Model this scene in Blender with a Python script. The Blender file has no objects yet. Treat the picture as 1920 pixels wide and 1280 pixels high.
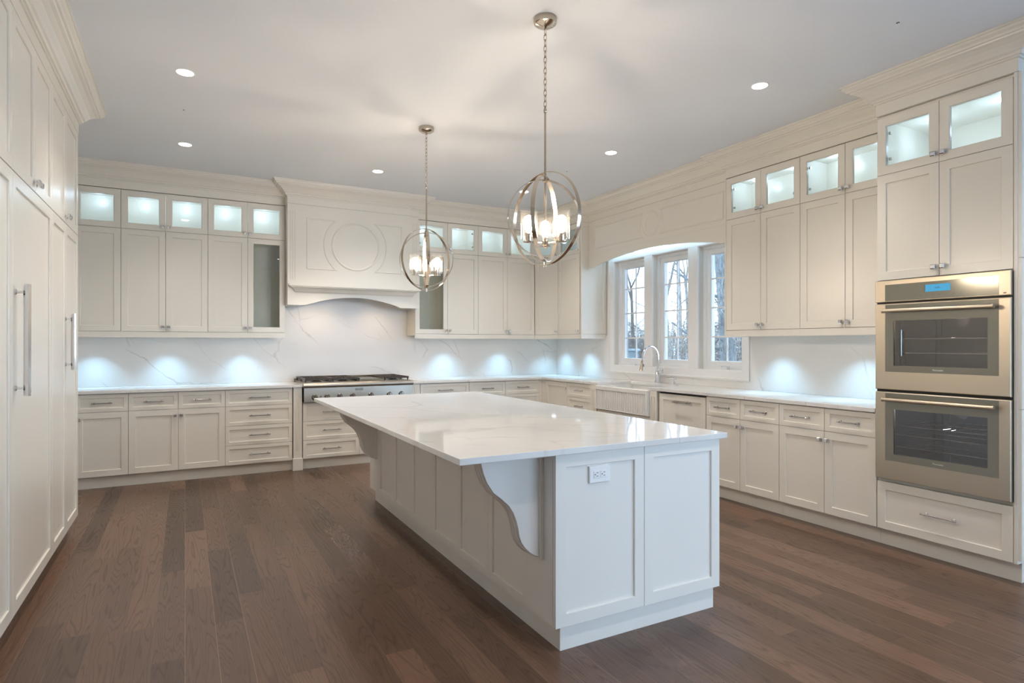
import bpy, bmesh, math, random
from mathutils import Vector, Matrix
random.seed(7)
SC = bpy.context.scene
COL = SC.collection
PI = math.pi

# ------------------------------------------------------------ camera
EYE = 1.3467
cam_d = bpy.data.cameras.new('camera')
cam_d.sensor_width = 36.0
cam_d.lens = 1131.3/1920*36.0
cam_d.shift_y = 4.8/1920
cam_d.clip_start = 0.02
cam_d.clip_end = 300
cam = bpy.data.objects.new('camera', cam_d)
cam.location = (0, 0, EYE)
cam.rotation_euler = (PI/2, 0, -0.4965)
COL.objects.link(cam)
SC.camera = cam

# ------------------------------------------------------------ view / world / lights
SC.view_settings.view_transform = 'Standard'
SC.view_settings.look = 'None'
SC.view_settings.gamma = 1.0
SC.view_settings.use_curve_mapping = False
SC.view_settings.exposure = 0.58
SC.cycles.use_denoising = True
SC.cycles.max_bounces = 9
SC.cycles.diffuse_bounces = 5
SC.cycles.glossy_bounces = 4
SC.cycles.transmission_bounces = 5
SC.cycles.transparent_max_bounces = 12
SC.cycles.sample_clamp_indirect = 4.0
SC.cycles.caustics_reflective = False
SC.cycles.caustics_refractive = False

SKY_COL = (0.67, 0.83, 1.0)
SKY_STR = 7.6
w = bpy.data.worlds.new('overcast_sky')
SC.world = w
w.use_nodes = True
bg = w.node_tree.nodes['Background']
bg.inputs['Color'].default_value = (*SKY_COL, 1)
bg.inputs['Strength'].default_value = SKY_STR

CEIL_W = 10.0
BULB_E = 200.0
PUCK_W = 5.2
CAB_W = 0.66
WARM = (1.0, 0.93, 0.86)
COOL = (0.38, 0.72, 1.0)
CABC = (0.57, 0.76, 1.0)

def light(name, kind, loc, energy, color=(1, 1, 1), rot=(0, 0, 0), parent=None, off=(0, 0, 0), **kw):
    d = bpy.data.lights.new(name, kind)
    d.energy = energy
    d.color = color
    for k, v in kw.items():
        setattr(d, k, v)
    o = bpy.data.objects.new(name, d)
    COL.objects.link(o)
    o.rotation_euler = rot
    if parent is not None:
        o.parent = parent
        o.location = (loc[0]-off[0], loc[1]-off[1], loc[2]-off[2])
    else:
        o.location = loc
    return o

# daylight entering by the big windows of the room's rear and right side
for loc, rz, sx in (((4.7, -5.02, 1.4), 0, 4.7), ((7.42, -1.4, 1.45), PI/2, 3.1), ((4.93, 5.05, 1.73), PI/2, 2.05)):
    o = light('daylight_portal', 'AREA', loc, 1.0, (1, 1, 1), (PI/2, 0, rz), shape='RECTANGLE', size=sx, size_y=2.3 if sx > 3 else 1.25)
    o.data.cycles.is_portal = True

# ------------------------------------------------------------ materials
def new_mat(name):
    m = bpy.data.materials.new(name)
    m.use_nodes = True
    nt = m.node_tree
    return m, nt, nt.nodes['Principled BSDF']

def simple(name, col, rough=0.4, metal=0.0, noise=0.0, nscale=8.0, bump=0.0, coat=0.0, spec=0.5):
    m, nt, b = new_mat(name)
    b.inputs['Base Color'].default_value = (*col, 1)
    b.inputs['Roughness'].default_value = rough
    b.inputs['Metallic'].default_value = metal
    b.inputs['Coat Weight'].default_value = coat
    b.inputs['Specular IOR Level'].default_value = spec
    tc = nt.nodes.new('ShaderNodeTexCoord')
    n = nt.nodes.new('ShaderNodeTexNoise')
    n.inputs['Scale'].default_value = nscale
    nt.links.new(tc.outputs['Object'], n.inputs['Vector'])
    mx = nt.nodes.new('ShaderNodeMix')
    mx.data_type = 'RGBA'
    mx.inputs['A'].default_value = (*[c*(1-noise) for c in col], 1)
    mx.inputs['B'].default_value = (*[min(1, c*(1+noise)) for c in col], 1)
    nt.links.new(n.outputs['Fac'], mx.inputs['Factor'])
    nt.links.new(mx.outputs['Result'], b.inputs['Base Color'])
    if bump:
        bp = nt.nodes.new('ShaderNodeBump')
        bp.inputs['Strength'].default_value = bump
        bp.inputs['Distance'].default_value = 0.01
        nt.links.new(n.outputs['Fac'], bp.inputs['Height'])
        nt.links.new(bp.outputs['Normal'], b.inputs['Normal'])
    return m

def emitter(name, col, strength):
    m = bpy.data.materials.new(name)
    m.use_nodes = True
    nt = m.node_tree
    nt.nodes.remove(nt.nodes['Principled BSDF'])
    e = nt.nodes.new('ShaderNodeEmission')
    e.inputs['Color'].default_value = (*col, 1)
    e.inputs['Strength'].default_value = strength
    nt.links.new(e.outputs[0], nt.nodes['Material Output'].inputs[0])
    return m

def glass(name, tint=(1, 1, 1), base=0.06, edge=0.9, rough=0.0):
    """thin clear glass: transparent with a fresnel reflection"""
    m = bpy.data.materials.new(name)
    m.use_nodes = True
    nt = m.node_tree
    nt.nodes.remove(nt.nodes['Principled BSDF'])
    tr = nt.nodes.new('ShaderNodeBsdfTransparent')
    tr.inputs['Color'].default_value = (*tint, 1)
    gl = nt.nodes.new('ShaderNodeBsdfGlossy')
    gl.inputs['Roughness'].default_value = rough
    lw = nt.nodes.new('ShaderNodeLayerWeight')
    lw.inputs['Blend'].default_value = 0.25
    mr = nt.nodes.new('ShaderNodeMapRange')
    mr.inputs['To Min'].default_value = base
    mr.inputs['To Max'].default_value = edge
    mix = nt.nodes.new('ShaderNodeMixShader')
    nt.links.new(lw.outputs['Fresnel'], mr.inputs['Value'])
    nt.links.new(mr.outputs['Result'], mix.inputs[0])
    nt.links.new(tr.outputs[0], mix.inputs[1])
    nt.links.new(gl.outputs[0], mix.inputs[2])
    nt.links.new(mix.outputs[0], nt.nodes['Material Output'].inputs[0])
    return m

class N:
    """small helper to write node maths"""
    def __init__(s, nt): s.nt = nt
    def val(s, sock, v):
        if isinstance(v, (int, float)): sock.default_value = v
        else: s.nt.links.new(v, sock)
    def m(s, op, a, b=0.0, c=0.0):
        n = s.nt.nodes.new('ShaderNodeMath'); n.operation = op
        s.val(n.inputs[0], a); s.val(n.inputs[1], b); s.val(n.inputs[2], c)
        return n.outputs[0]
    def xyz(s, x, y, z):
        n = s.nt.nodes.new('ShaderNodeCombineXYZ')
        s.val(n.inputs[0], x); s.val(n.inputs[1], y); s.val(n.inputs[2], z)
        return n.outputs[0]
    def sep(s, v):
        n = s.nt.nodes.new('ShaderNodeSeparateXYZ'); s.nt.links.new(v, n.inputs[0]); return n.outputs
    def noise(s, vec, scale, detail=2.0, rough=0.5, dist=0.0):
        n = s.nt.nodes.new('ShaderNodeTexNoise'); s.nt.links.new(vec, n.inputs['Vector'])
        n.inputs['Scale'].default_value = scale; n.inputs['Detail'].default_value = detail
        n.inputs['Roughness'].default_value = rough; n.inputs['Distortion'].default_value = dist
        return n.outputs['Fac']
    def white(s, a, b):
        n = s.nt.nodes.new('ShaderNodeTexWhiteNoise'); n.noise_dimensions = '2D'
        s.nt.links.new(s.xyz(a, b, 0.0), n.inputs['Vector']); return n.outputs['Value']
    def ramp(s, fac, stops):
        n = s.nt.nodes.new('ShaderNodeValToRGB'); s.nt.links.new(fac, n.inputs[0])
        e = n.color_ramp.elements
        while len(e) < len(stops): e.new(0.5)
        for el, (p, c) in zip(e, stops):
            el.position = p; el.color = (*c, 1) if len(c) == 3 else c
        return n.outputs[0]
    def mix(s, f, a, b, mode='MIX'):
        n = s.nt.nodes.new('ShaderNodeMix'); n.data_type = 'RGBA'; n.blend_type = mode
        s.val(n.inputs['Factor'], f)
        for k, v in (('A', a), ('B', b)):
            if isinstance(v, tuple): n.inputs[k].default_value = (*v, 1)
            else: s.nt.links.new(v, n.inputs[k])
        return n.outputs['Result']
    def smooth(s, v, lo, hi):
        n = s.nt.nodes.new('ShaderNodeMapRange'); n.interpolation_type = 'SMOOTHSTEP'
        s.val(n.inputs['Value'], v); n.inputs['From Min'].default_value = lo; n.inputs['From Max'].default_value = hi
        return n.outputs['Result']

def wood_floor():
    m, nt, b = new_mat('oak_planks')
    n = N(nt)
    tc = nt.nodes.new('ShaderNodeTexCoord')
    x, y, z = n.sep(tc.outputs['Object'])
    W, L = 0.127, 1.15
    xi = n.m('FLOOR', n.m('DIVIDE', x, W))
    off = n.m('MULTIPLY', n.white(xi, 3.7), 7.0)
    yy = n.m('ADD', n.m('DIVIDE', y, L), off)
    yi = n.m('FLOOR', yy)
    r = n.white(xi, yi)
    r2 = n.white(yi, n.m('ADD', xi, 51.3))
    fx = n.m('FRACT', n.m('DIVIDE', x, W))
    fy = n.m('FRACT', yy)
    ex = n.m('MULTIPLY', n.m('MINIMUM', fx, n.m('SUBTRACT', 1.0, fx)), W)
    ey = n.m('MULTIPLY', n.m('MINIMUM', fy, n.m('SUBTRACT', 1.0, fy)), L)
    e = n.m('MINIMUM', ex, ey)
    seam = n.m('SUBTRACT', 1.0, n.smooth(e, 0.0003, 0.0016))
    # cathedral grain: contour lines of a field stretched along the plank
    gv = n.xyz(n.m('MULTIPLY', x, 8.5), n.m('MULTIPLY', y, 0.62), n.m('MULTIPLY', r, 37.0))
    g = n.noise(gv, 1.0, 2.0, 0.45, 0.35)
    rings = n.m('FRACT', n.m('MULTIPLY', g, 25.0))
    rings = n.m('ABSOLUTE', n.m('SUBTRACT', rings, 0.5))
    line = n.m('SUBTRACT', 1.0, n.smooth(rings, 0.0, 0.22))
    fv = n.xyz(n.m('MULTIPLY', x, 260.0), n.m('MULTIPLY', y, 9.0), n.m('MULTIPLY', r, 11.0))
    fine = n.noise(fv, 1.0, 2.0, 0.6)
    base = n.ramp(r, [(0.0, (0.066, 0.035, 0.021)), (0.3, (0.108, 0.060, 0.037)), (0.7, (0.136, 0.075, 0.047)), (1.0, (0.182, 0.102, 0.065))])
    c = n.mix(n.m('MULTIPLY', line, 0.34), base, (0.022, 0.011, 0.007))
    c = n.mix(n.m('MULTIPLY', n.smooth(fine, 0.45, 0.75), 0.35), c, (0.028, 0.014, 0.009))
    # some long seams show a pale bevel, the rest are dark
    pale = n.m('GREATER_THAN', n.white(xi, 9.1), 0.45)
    seamx = n.m('SUBTRACT', 1.0, n.smooth(ex, 0.0005, 0.0018))
    c = n.mix(n.m('MULTIPLY', seam, 0.85), c, (0.012, 0.007, 0.005))
    c = n.mix(n.m('MULTIPLY', n.m('MULTIPLY', seamx, pale), 0.8), c, (0.30, 0.21, 0.15))
    nt.links.new(c, b.inputs['Base Color'])
    ro = n.m('ADD', 0.27, n.m('MULTIPLY', line, 0.08))
    ro = n.m('ADD', ro, n.m('MULTIPLY', r2, 0.06))
    nt.links.new(ro, b.inputs['Roughness'])
    b.inputs['Specular IOR Level'].default_value = 0.5
    h = n.m('SUBTRACT', n.m('MULTIPLY', fine, 0.25), n.m('ADD', n.m('MULTIPLY', seam, 1.0), n.m('MULTIPLY', line, 0.35)))
    bp = nt.nodes.new('ShaderNodeBump')
    bp.inputs['Strength'].default_value = 0.22
    bp.inputs['Distance'].default_value = 0.002
    nt.links.new(h, bp.inputs['Height'])
    nt.links.new(bp.outputs['Normal'], b.inputs['Normal'])
    return m

def quartz(name, axis, seedv, base=(0.80, 0.785, 0.765), rough=0.07, dens=1.0, vein=0.5):
    """white quartz with thin grey diagonal veins"""
    m, nt, b = new_mat(name)
    n = N(nt)
    tc = nt.nodes.new('ShaderNodeTexCoord')
    x, y, z = n.sep(tc.outputs['Object'])
    if axis == 'top': a, c = x, y
    elif axis == 'back': a, c = x, n.m('MULTIPLY', z, 1.0)
    else: a, c = n.m('MULTIPLY', y, -1.0), z
    # run along the falling diagonal
    s = n.m('ADD', n.m('MULTIPLY', a, 0.72), n.m('MULTIPLY', c, -0.70))
    t = n.m('ADD', n.m('MULTIPLY', a, 0.70), n.m('MULTIPLY', c, 0.72))
    def veins(sx, tx, wd, sd):
        """thin cracks: edges of stretched cells whose coordinates are gently warped"""
        wn = nt.nodes.new('ShaderNodeTexNoise'); wn.inputs['Scale'].default_value = 1.6; wn.inputs['Detail'].default_value = 5.0; wn.inputs['Roughness'].default_value = 0.5
        nt.links.new(n.xyz(a, c, sd+3.0), wn.inputs['Vector'])
        wx, wy, wz = n.sep(wn.outputs['Color'])
        vx = n.m('ADD', n.m('MULTIPLY', s, sx), n.m('MULTIPLY', wx, 0.45)); vy = n.m('ADD', n.m('MULTIPLY', t, tx), n.m('MULTIPLY', wy, 0.55))
        vo = nt.nodes.new('ShaderNodeTexVoronoi'); vo.feature = 'DISTANCE_TO_EDGE'; vo.inputs['Scale'].default_value = 1.0
        nt.links.new(n.xyz(vx, vy, sd), vo.inputs['Vector'])
        return n.m('SUBTRACT', 1.0, n.smooth(vo.outputs['Distance'], wd*0.1, wd))
    k1 = veins(0.40*dens, 1.5*dens, 0.010, seedv)
    k2 = veins(0.8*dens, 2.6*dens, 0.012, seedv+21.0)
    mask = n.smooth(n.noise(n.xyz(a, c, seedv+4.0), 1.5, 3.0), 0.44, 0.58)
    mask2 = n.smooth(n.noise(n.xyz(a, c, seedv+14.0), 2.6, 2.0), 0.50, 0.66)
    k = n.m('MAXIMUM', n.m('MULTIPLY', k1, mask), n.m('MULTIPLY', n.m('MULTIPLY', k2, mask2), 0.6))
    cloud = n.noise(n.xyz(a, c, seedv+2.0), 3.0, 4.0)
    col = n.mix(n.m('MULTIPLY', cloud, 0.12), base, (0.62, 0.62, 0.63))
    col = n.mix(n.m('MULTIPLY', k, vein), col, (0.40, 0.37, 0.34))
    nt.links.new(col, b.inputs['Base Color'])
    b.inputs['Roughness'].default_value = rough
    return m

def steel(name, col, rough, wav=0.25, scale=(1.0, 1.0, 60.0), wide=2.5):
    m, nt, b = new_mat(name)
    n = N(nt)
    tc = nt.nodes.new('ShaderNodeTexCoord')
    x, y, z = n.sep(tc.outputs['Object'])
    br = n.noise(n.xyz(n.m('MULTIPLY', x, scale[0]), n.m('MULTIPLY', y, scale[1]), n.m('MULTIPLY', z, scale[2])), 8.0, 2.0)
    bw = n.noise(tc.outputs['Object'], wide, 1.0)
    b.inputs['Base Color'].default_value = (*col, 1)
    b.inputs['Metallic'].default_value = 1.0
    nt.links.new(n.m('ADD', rough-0.04, n.m('MULTIPLY', br, 0.08)), b.inputs['Roughness'])
    bp = nt.nodes.new('ShaderNodeBump')
    bp.inputs['Strength'].default_value = wav
    bp.inputs['Distance'].default_value = 0.02
    nt.links.new(n.m('ADD', bw, n.m('MULTIPLY', br, 0.01)), bp.inputs['Height'])
    nt.links.new(bp.outputs['Normal'], b.inputs['Normal'])
    return m

def bark(name, c1, c2, sc=12.0):
    m, nt, b = new_mat(name)
    n = N(nt)
    tc = nt.nodes.new('ShaderNodeTexCoord')
    x, y, z = n.sep(tc.outputs['Object'])
    f = n.noise(n.xyz(x, y, n.m('MULTIPLY', z, 0.3)), sc, 4.0, 0.7)
    nt.links.new(n.mix(n.smooth(f, 0.35, 0.65), c1, c2), b.inputs['Base Color'])
    b.inputs['Roughness'].default_value = 0.9
    return m

M = {}
M['paint'] = simple('cabinet_paint', (0.815, 0.778, 0.70), 0.27, noise=0.012, nscale=1.5)
M['island'] = simple('island_paint', (0.83, 0.80, 0.755), 0.36, noise=0.012, nscale=1.5)
M['trimw'] = simple('window_trim_paint', (0.84, 0.84, 0.84), 0.35, noise=0.01)
M['interior'] = simple('cabinet_interior', (0.80, 0.80, 0.76), 0.5, noise=0.01)
M['wall'] = simple('wall_plaster', (0.76, 0.74, 0.70), 0.8, noise=0.015, nscale=20, bump=0.02)
M['ceiling'] = simple('ceiling_paint', (0.83, 0.865, 0.91), 0.85, noise=0.01, nscale=3)
M['floor'] = wood_floor()
M['quartz_top'] = quartz('quartz_worktop', 'top', 1.3)
M['quartz_island'] = quartz('quartz_island', 'top', 6.1, base=(0.78, 0.765, 0.745), rough=0.05, dens=0.9, vein=0.35)
M['quartz_back'] = quartz('quartz_backsplash_back', 'back', 3.4, rough=0.28, dens=1.0, vein=0.45)
M['quartz_right'] = quartz('quartz_backsplash_right', 'right', 7.7, rough=0.28, dens=1.0, vein=0.45)
M['chrome'] = simple('chrome', (0.80, 0.80, 0.82), 0.10, 1.0)
M['nickel'] = simple('polished_nickel', (0.64, 0.55, 0.45), 0.13, 1.0)
M['gunmetal'] = simple('gunmetal', (0.24, 0.22, 0.20), 0.22, 1.0)
M['darknickel'] = simple('nickel_pull', (0.50, 0.50, 0.50), 0.16, 1.0)
M['steel'] = steel('brushed_steel', (0.56, 0.49, 0.39), 0.36, 0.16)
M['steel_cool'] = steel('brushed_steel_range', (0.40, 0.37, 0.325), 0.36, 0.12)
M['steel_dark'] = simple('grey_glass_panel', (0.235, 0.225, 0.185), 0.12, 0.35, spec=0.6)
M['iron'] = simple('cast_iron', (0.045, 0.032, 0.022), 0.42, 0.35, noise=0.2, nscale=60)
M['griddle'] = simple('griddle_plate', (0.11, 0.075, 0.04), 0.25, 0.7)
M['black'] = simple('black_gap', (0.012, 0.011, 0.010), 0.5)
M['cavity'] = simple('oven_cavity_enamel', (0.10, 0.085, 0.078), 0.35)
M['cavity2'] = simple('oven_cavity_blue_enamel', (0.075, 0.095, 0.125), 0.3)
M['porcelain'] = simple('fireclay', (0.80, 0.79, 0.77), 0.12)
M['plate'] = simple('outlet_plastic', (0.88, 0.88, 0.88), 0.3)
M['slot'] = simple('outlet_slot', (0.05, 0.05, 0.05), 0.5)
M['glass'] = glass('cabinet_glass', (0.97, 1.0, 0.99), 0.05, 0.8)
M['winglass'] = glass('window_glass', (0.93, 0.97, 1.0), 0.03, 0.8)
M['ovenglass'] = glass('oven_glass', (0.75, 0.72, 0.70), 0.10, 0.9)
M['shade'] = glass('shade_glass', (0.97, 0.97, 0.97), 0.002, 0.30)
def add_glow(m, amount):
    """a little translucency, as the seeded glass catches the bulb's light"""
    nt = m.node_tree; out = nt.nodes['Material Output']; src = out.inputs[0].links[0].from_socket
    t_ = nt.nodes.new('ShaderNodeBsdfTranslucent'); t_.inputs['Color'].default_value = (1, 0.97, 0.92, 1)
    d_ = nt.nodes.new('ShaderNodeBsdfDiffuse'); d_.inputs['Color'].default_value = (1, 0.97, 0.92, 1)
    a_ = nt.nodes.new('ShaderNodeMixShader'); a_.inputs[0].default_value = 0.5
    nt.links.new(t_.outputs[0], a_.inputs[1]); nt.links.new(d_.outputs[0], a_.inputs[2])
    x_ = nt.nodes.new('ShaderNodeMixShader'); x_.inputs[0].default_value = amount
    nt.links.new(src, x_.inputs[1]); nt.links.new(a_.outputs[0], x_.inputs[2]); nt.links.new(x_.outputs[0], out.inputs[0])
add_glow(M['shade'], 0.003)
M['bulb'] = emitter('warm_bulb', (1.0, 0.82, 0.63), BULB_E)
M['down'] = emitter('downlight_lens', (1.0, 0.87, 0.72), 9.0)
M['puck'] = emitter('puck_lens', (0.80, 0.94, 1.0), 3.0)
M['strip'] = emitter('led_strip', (0.72, 0.88, 1.0), 3.0)
M['display'] = emitter('oven_display', (0.10, 0.42, 0.68), 0.66)
M['ink'] = simple('display_ink', (0.02, 0.06, 0.12), 0.5)
M['pale_ink'] = simple('pale_lettering', (0.75, 0.75, 0.70), 0.4)
M['dark_ink'] = simple('dark_lettering', (0.06, 0.055, 0.05), 0.4)
M['spray_metal'] = simple('spray_head_warm_metal', (0.52, 0.44, 0.38), 0.25, 0.9)  # greyish metal with a coppery reflection mixed into its colour
M['vinyl'] = simple('window_vinyl', (0.85, 0.87, 0.89), 0.3)
M['bark'] = bark('grey_bark', (0.06, 0.056, 0.053), (0.15, 0.145, 0.14))
M['barkblue'] = bark('dark_vine_bark', (0.03, 0.036, 0.040), (0.095, 0.105, 0.11), 30.0)
M['twig'] = bark('twig_bark', (0.065, 0.058, 0.052), (0.15, 0.14, 0.13), 5.0)
M['leaf'] = simple('evergreen_leaf', (0.05, 0.085, 0.06), 0.7, noise=0.4, nscale=6)
M['bounce_ground'] = simple('pale_bounce_ground', (0.58, 0.64, 0.70), 0.8, noise=0.08, nscale=2)  # bluish ground added out of view to bounce cool daylight onto the ceiling
M['ground'] = simple('leaf_litter', (0.17, 0.155, 0.13), 0.95, noise=0.35, nscale=3)
M['bin'] = simple('hazed_bin_plastic', (0.20, 0.30, 0.38), 0.5)  # lightened blue: the outdoor haze is put into the colour
M['binlabel'] = simple('bin_sticker', (0.8, 0.82, 0.85), 0.5)
M['blackhole'] = simple('pipe_black', (0.05, 0.045, 0.04), 0.6)

# ------------------------------------------------------------ mesh builder
class Fr:
    """wall frame: u along the wall, v out of it, z up"""
    def __init__(s, o, u, n):
        s.o = Vector((o[0], o[1], 0)); s.u = Vector((u[0], u[1], 0)).normalized(); s.n = Vector((n[0], n[1], 0)).normalized()
    def __call__(s, u, v, z):
        return s.o + s.u*u + s.n*v + Vector((0, 0, z))
    def shift(s, dv):
        o = s.o + s.n*dv
        return Fr((o.x, o.y), (s.u.x, s.u.y), (s.n.x, s.n.y))
class Wd:
    def __call__(s, x, y, z): return Vector((x, y, z))
WORLD = Wd()

class MB:
    def __init__(s, fr=WORLD):
        s.v = []; s.f = []; s.fr = fr
    def P(s, *pts):
        i = len(s.v)
        for p in pts: s.v.append(s.fr(*p))
        return list(range(i, i+len(pts)))
    def box(s, a0, a1, b0, b1, z0, z1):
        q = s.P((a0, b0, z0), (a1, b0, z0), (a1, b1, z0), (a0, b1, z0), (a0, b0, z1), (a1, b0, z1), (a1, b1, z1), (a0, b1, z1))
        for f in ((0, 3, 2, 1), (4, 5, 6, 7), (0, 1, 5, 4), (1, 2, 6, 5), (2, 3, 7, 6), (3, 0, 4, 7)):
            s.f.append([q[i] for i in f])
        return s
    def loft(s, rings, cap0=True, cap1=True, closed=True, wrap=False):
        ids = [s.P(*r) for r in rings]
        n = len(rings[0])
        pairs = list(zip(ids, ids[1:]))
        if wrap: pairs.append((ids[-1], ids[0]))
        for a, b in pairs:
            for i in range(n if closed else n-1):
                j = (i+1) % n
                s.f.append([a[i], a[j], b[j], b[i]])
        if not wrap:
            if cap0: s.f.append(ids[0][::-1])
            if cap1: s.f.append(ids[-1])
        return s
    def rects(s, specs, u0, u1, z0, z1, wrap=False, cap1=True):
        """nested rectangles (inset, v)"""
        rings = [[(u0+i, v, z0+i), (u1-i, v, z0+i), (u1-i, v, z1-i), (u0+i, v, z1-i)] for i, v in specs]
        return s.loft(rings, cap0=not wrap, cap1=cap1 and not wrap, wrap=wrap)
    def prism(s, poly, lo, hi, plane='uz'):
        """polygon extruded across the third axis; plane uz -> along v, vz -> along u, uv -> along z"""
        def m(p, t):
            if plane == 'uz': return (p[0], t, p[1])
            if plane == 'vz': return (t, p[0], p[1])
            return (p[0], p[1], t)
        return s.loft([[m(p, lo) for p in poly], [m(p, hi) for p in poly]])
    def tube(s, pts, r, seg=10, cap=True, radii=None):
        pts = [s.fr(*p) for p in pts]
        n = len(pts); T = []
        for i in range(n):
            d = (pts[min(i+1, n-1)]-pts[max(i-1, 0)])
            T.append(d.normalized() if d.length > 1e-9 else Vector((0, 0, 1)))
        up = Vector((0, 0, 1)) if abs(T[0].z) < 0.9 else Vector((1, 0, 0))
        rings = []
        nrm = (up - T[0]*up.dot(T[0])).normalized()
        for i in range(n):
            nrm = (nrm - T[i]*nrm.dot(T[i])).normalized()
            bi = T[i].cross(nrm)
            rr = radii[i] if radii else r
            k = len(s.v)
            for j in range(seg):
                a = 2*PI*j/seg
                s.v.append(pts[i] + nrm*math.cos(a)*rr + bi*math.sin(a)*rr)
            rings.append(list(range(k, k+seg)))
        for a, b in zip(rings, rings[1:]):
            for i in range(seg):
                j = (i+1) % seg
                s.f.append([a[i], a[j], b[j], b[i]])
        if cap: s.f.append(rings[0][::-1]); s.f.append(rings[-1])
        return s
    def lathe(s, c, prof, seg=24, axis='z'):
        """prof = [(r, h)] around an axis through c (local coords)"""
        rings = []
        for r, h in prof:
            ring = []
            for j in range(seg):
                a = 2*PI*j/seg; x, y = math.cos(a)*r, math.sin(a)*r
                if axis == 'z': ring.append((c[0]+x, c[1]+y, c[2]+h))
                elif axis == 'v': ring.append((c[0]+x, c[1]+h, c[2]+y))
                else: ring.append((c[0]+h, c[1]+x, c[2]+y))
            rings.append(ring)
        return s.loft(rings)

ROOTS = {}
def link(o):
    COL.objects.link(o); return o

def finish(name, mb, mat, parent=None, smooth=False, bevel=0.0, bseg=1):
    """mesh in world coordinates -> object (children sit in their root's coordinates)"""
    root = parent
    off = Vector((0, 0, 0))
    while root is not None:
        off += root.location; root = root.parent
    me = bpy.data.meshes.new(name)
    me.from_pydata([tuple(v-off) for v in mb.v], [], mb.f)
    bm = bmesh.new(); bm.from_mesh(me)
    bmesh.ops.recalc_face_normals(bm, faces=bm.faces)
    bm.to_mesh(me); bm.free()
    me.materials.append(mat)
    if smooth:
        me.shade_smooth(); me.set_sharp_from_angle(angle=math.radians(35))
    o = bpy.data.objects.new(name, me)
    COL.objects.link(o)
    if parent is not None: o.parent = parent
    if bevel:
        b = o.modifiers.new('bevel', 'BEVEL'); b.width = bevel; b.segments = bseg; b.limit_method = 'ANGLE'; b.angle_limit = math.radians(50)
    return o

def thing(name, label, cat, loc=(0, 0, 0), group=None):
    o = bpy.data.objects.new(name, None)
    o.empty_display_size = 0.1
    o.location = loc; o['label'] = label; o['category'] = cat
    if group: o['group'] = group
    return link(o)
def tag(o, label, cat, group=None, kind=None):
    o['label'] = label; o['category'] = cat
    if group: o['group'] = group
    if kind: o['kind'] = kind
    return o
def struct(name, mb, mat, label=None, parent=None, **k):
    o = finish(name, mb, mat, parent, **k); o['kind'] = 'structure'
    if label: o['label'] = label
    o['category'] = {'wall': 'wall', 'tri': 'trim', 'win': 'window', 'flo': 'floor', 'cei': 'ceiling', 'doo': 'door', 'bas': 'baseboard'}.get(name[:3] if name[:3] != 'wal' else 'wall', 'trim')
    return o

# ------------------------------------------------------------ cabinet parts
def knob(fr, u, z, parent, v0=0.0, s=0.0145):
    m = MB(fr)
    m.lathe((u, v0, z), [(0.010, 0.0), (0.010, 0.002), (0.0055, 0.004), (0.0055, 0.014)], 12, 'v')
    m.rects([(0.004, v0+0.013), (0, v0+0.017), (0, v0+0.026), (0.005, v0+0.031)], u-s, u+s, z-s, z+s)
    return finish('knob', m, M['chrome'], parent)

def pull(fr, u, z, L, parent, v0=0.0, mat='darknickel', r=0.0050):
    m = MB(fr)
    m.tube([(u-L/2, v0+0.032, z), (u+L/2, v0+0.032, z)], r, 10)
    for k in (-0.38, 0.38):
        m.tube([(u+k*L, v0-0.001, z), (u+k*L, v0+0.032, z)], r*0.9, 8)
        m.lathe((u+k*L, v0, z), [(0.009, 0), (0.009, 0.003), (0.005, 0.005)], 10, 'v')
        m.lathe((u+k*L-0.004, v0+0.032, z), [(r*1.35, 0), (r*1.35, 0.008)], 10, 'u')
    return finish('pull_handle', m, M[mat], parent, smooth=True)

def shaker(fr, u0, u1, z0, z1, parent, name='door', stile=0.058, glazed=False, mat='paint', v1=0.0, th=0.02, gap=0.0015, hinge=None):
    u0 += gap; u1 -= gap; z0 += gap; z1 -= gap
    m = MB(fr); e = 0.0012; c = 0.004; d = 0.009
    if glazed:
        m.rects([(0, v1-th), (0, v1-e), (e, v1), (stile-c, v1), (stile, v1-c), (stile, v1-th)], u0, u1, z0, z1, wrap=True)
    else:
        m.rects([(0, v1-th), (0, v1-e), (e, v1), (stile-c*0.6, v1), (stile, v1-c), (stile, v1-d)], u0, u1, z0, z1)
    o = finish(name, m, M[mat], parent)
    if glazed:
        g = MB(fr); k = stile-0.006
        g.box(u0+k, u1-k, v1-th+0.003, v1-th+0.007, z0+k, z1-k)
        finish('glass_pane', g, M['glass'], o)
        if hinge:
            uu = (u0+stile+0.012) if hinge == 'l' else (u1-stile-0.012)
            for zz in (z0+stile+0.045, z1-stile-0.045):
                finish('hinge', MB(fr).box(uu-0.007, uu+0.007, v1-th-0.012, v1-th-0.001, zz-0.009, zz+0.009), M['darknickel'], o)
    return o

def slab_drawer(fr, u0, u1, z0, z1, parent, L=0.16, mat='darknickel', dz=0.0):
    d = shaker(fr, u0, u1, z0, z1, parent, 'drawer', stile=0.038)
    pull(fr, (u0+u1)/2, (z0+z1)/2+dz, L, d, -0.009, mat)
    return d

def carcass(fr, u0, u1, z0, z1, depth, parent, shelves=(), name='body', mat='paint', vf=-0.0205, skipside=None):
    m = MB(fr); t = 0.018
    m.box(u0, u0+t, -depth, vf, z0, z1); m.box(u1-t, u1, -depth, vf, z0, z1)
    m.box(u0+t, u1-t, -depth, -depth+0.01, z0, z1)
    m.box(u0+t, u1-t, -depth+0.01, vf, z0, z0+t); m.box(u0+t, u1-t, -depth+0.01, vf, z1-t, z1)
    for s in shelves: m.box(u0+t, u1-t, -depth+0.01, vf-0.001, s-t/2, s+t/2)
    return finish(name, m, M[mat], parent)

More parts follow.
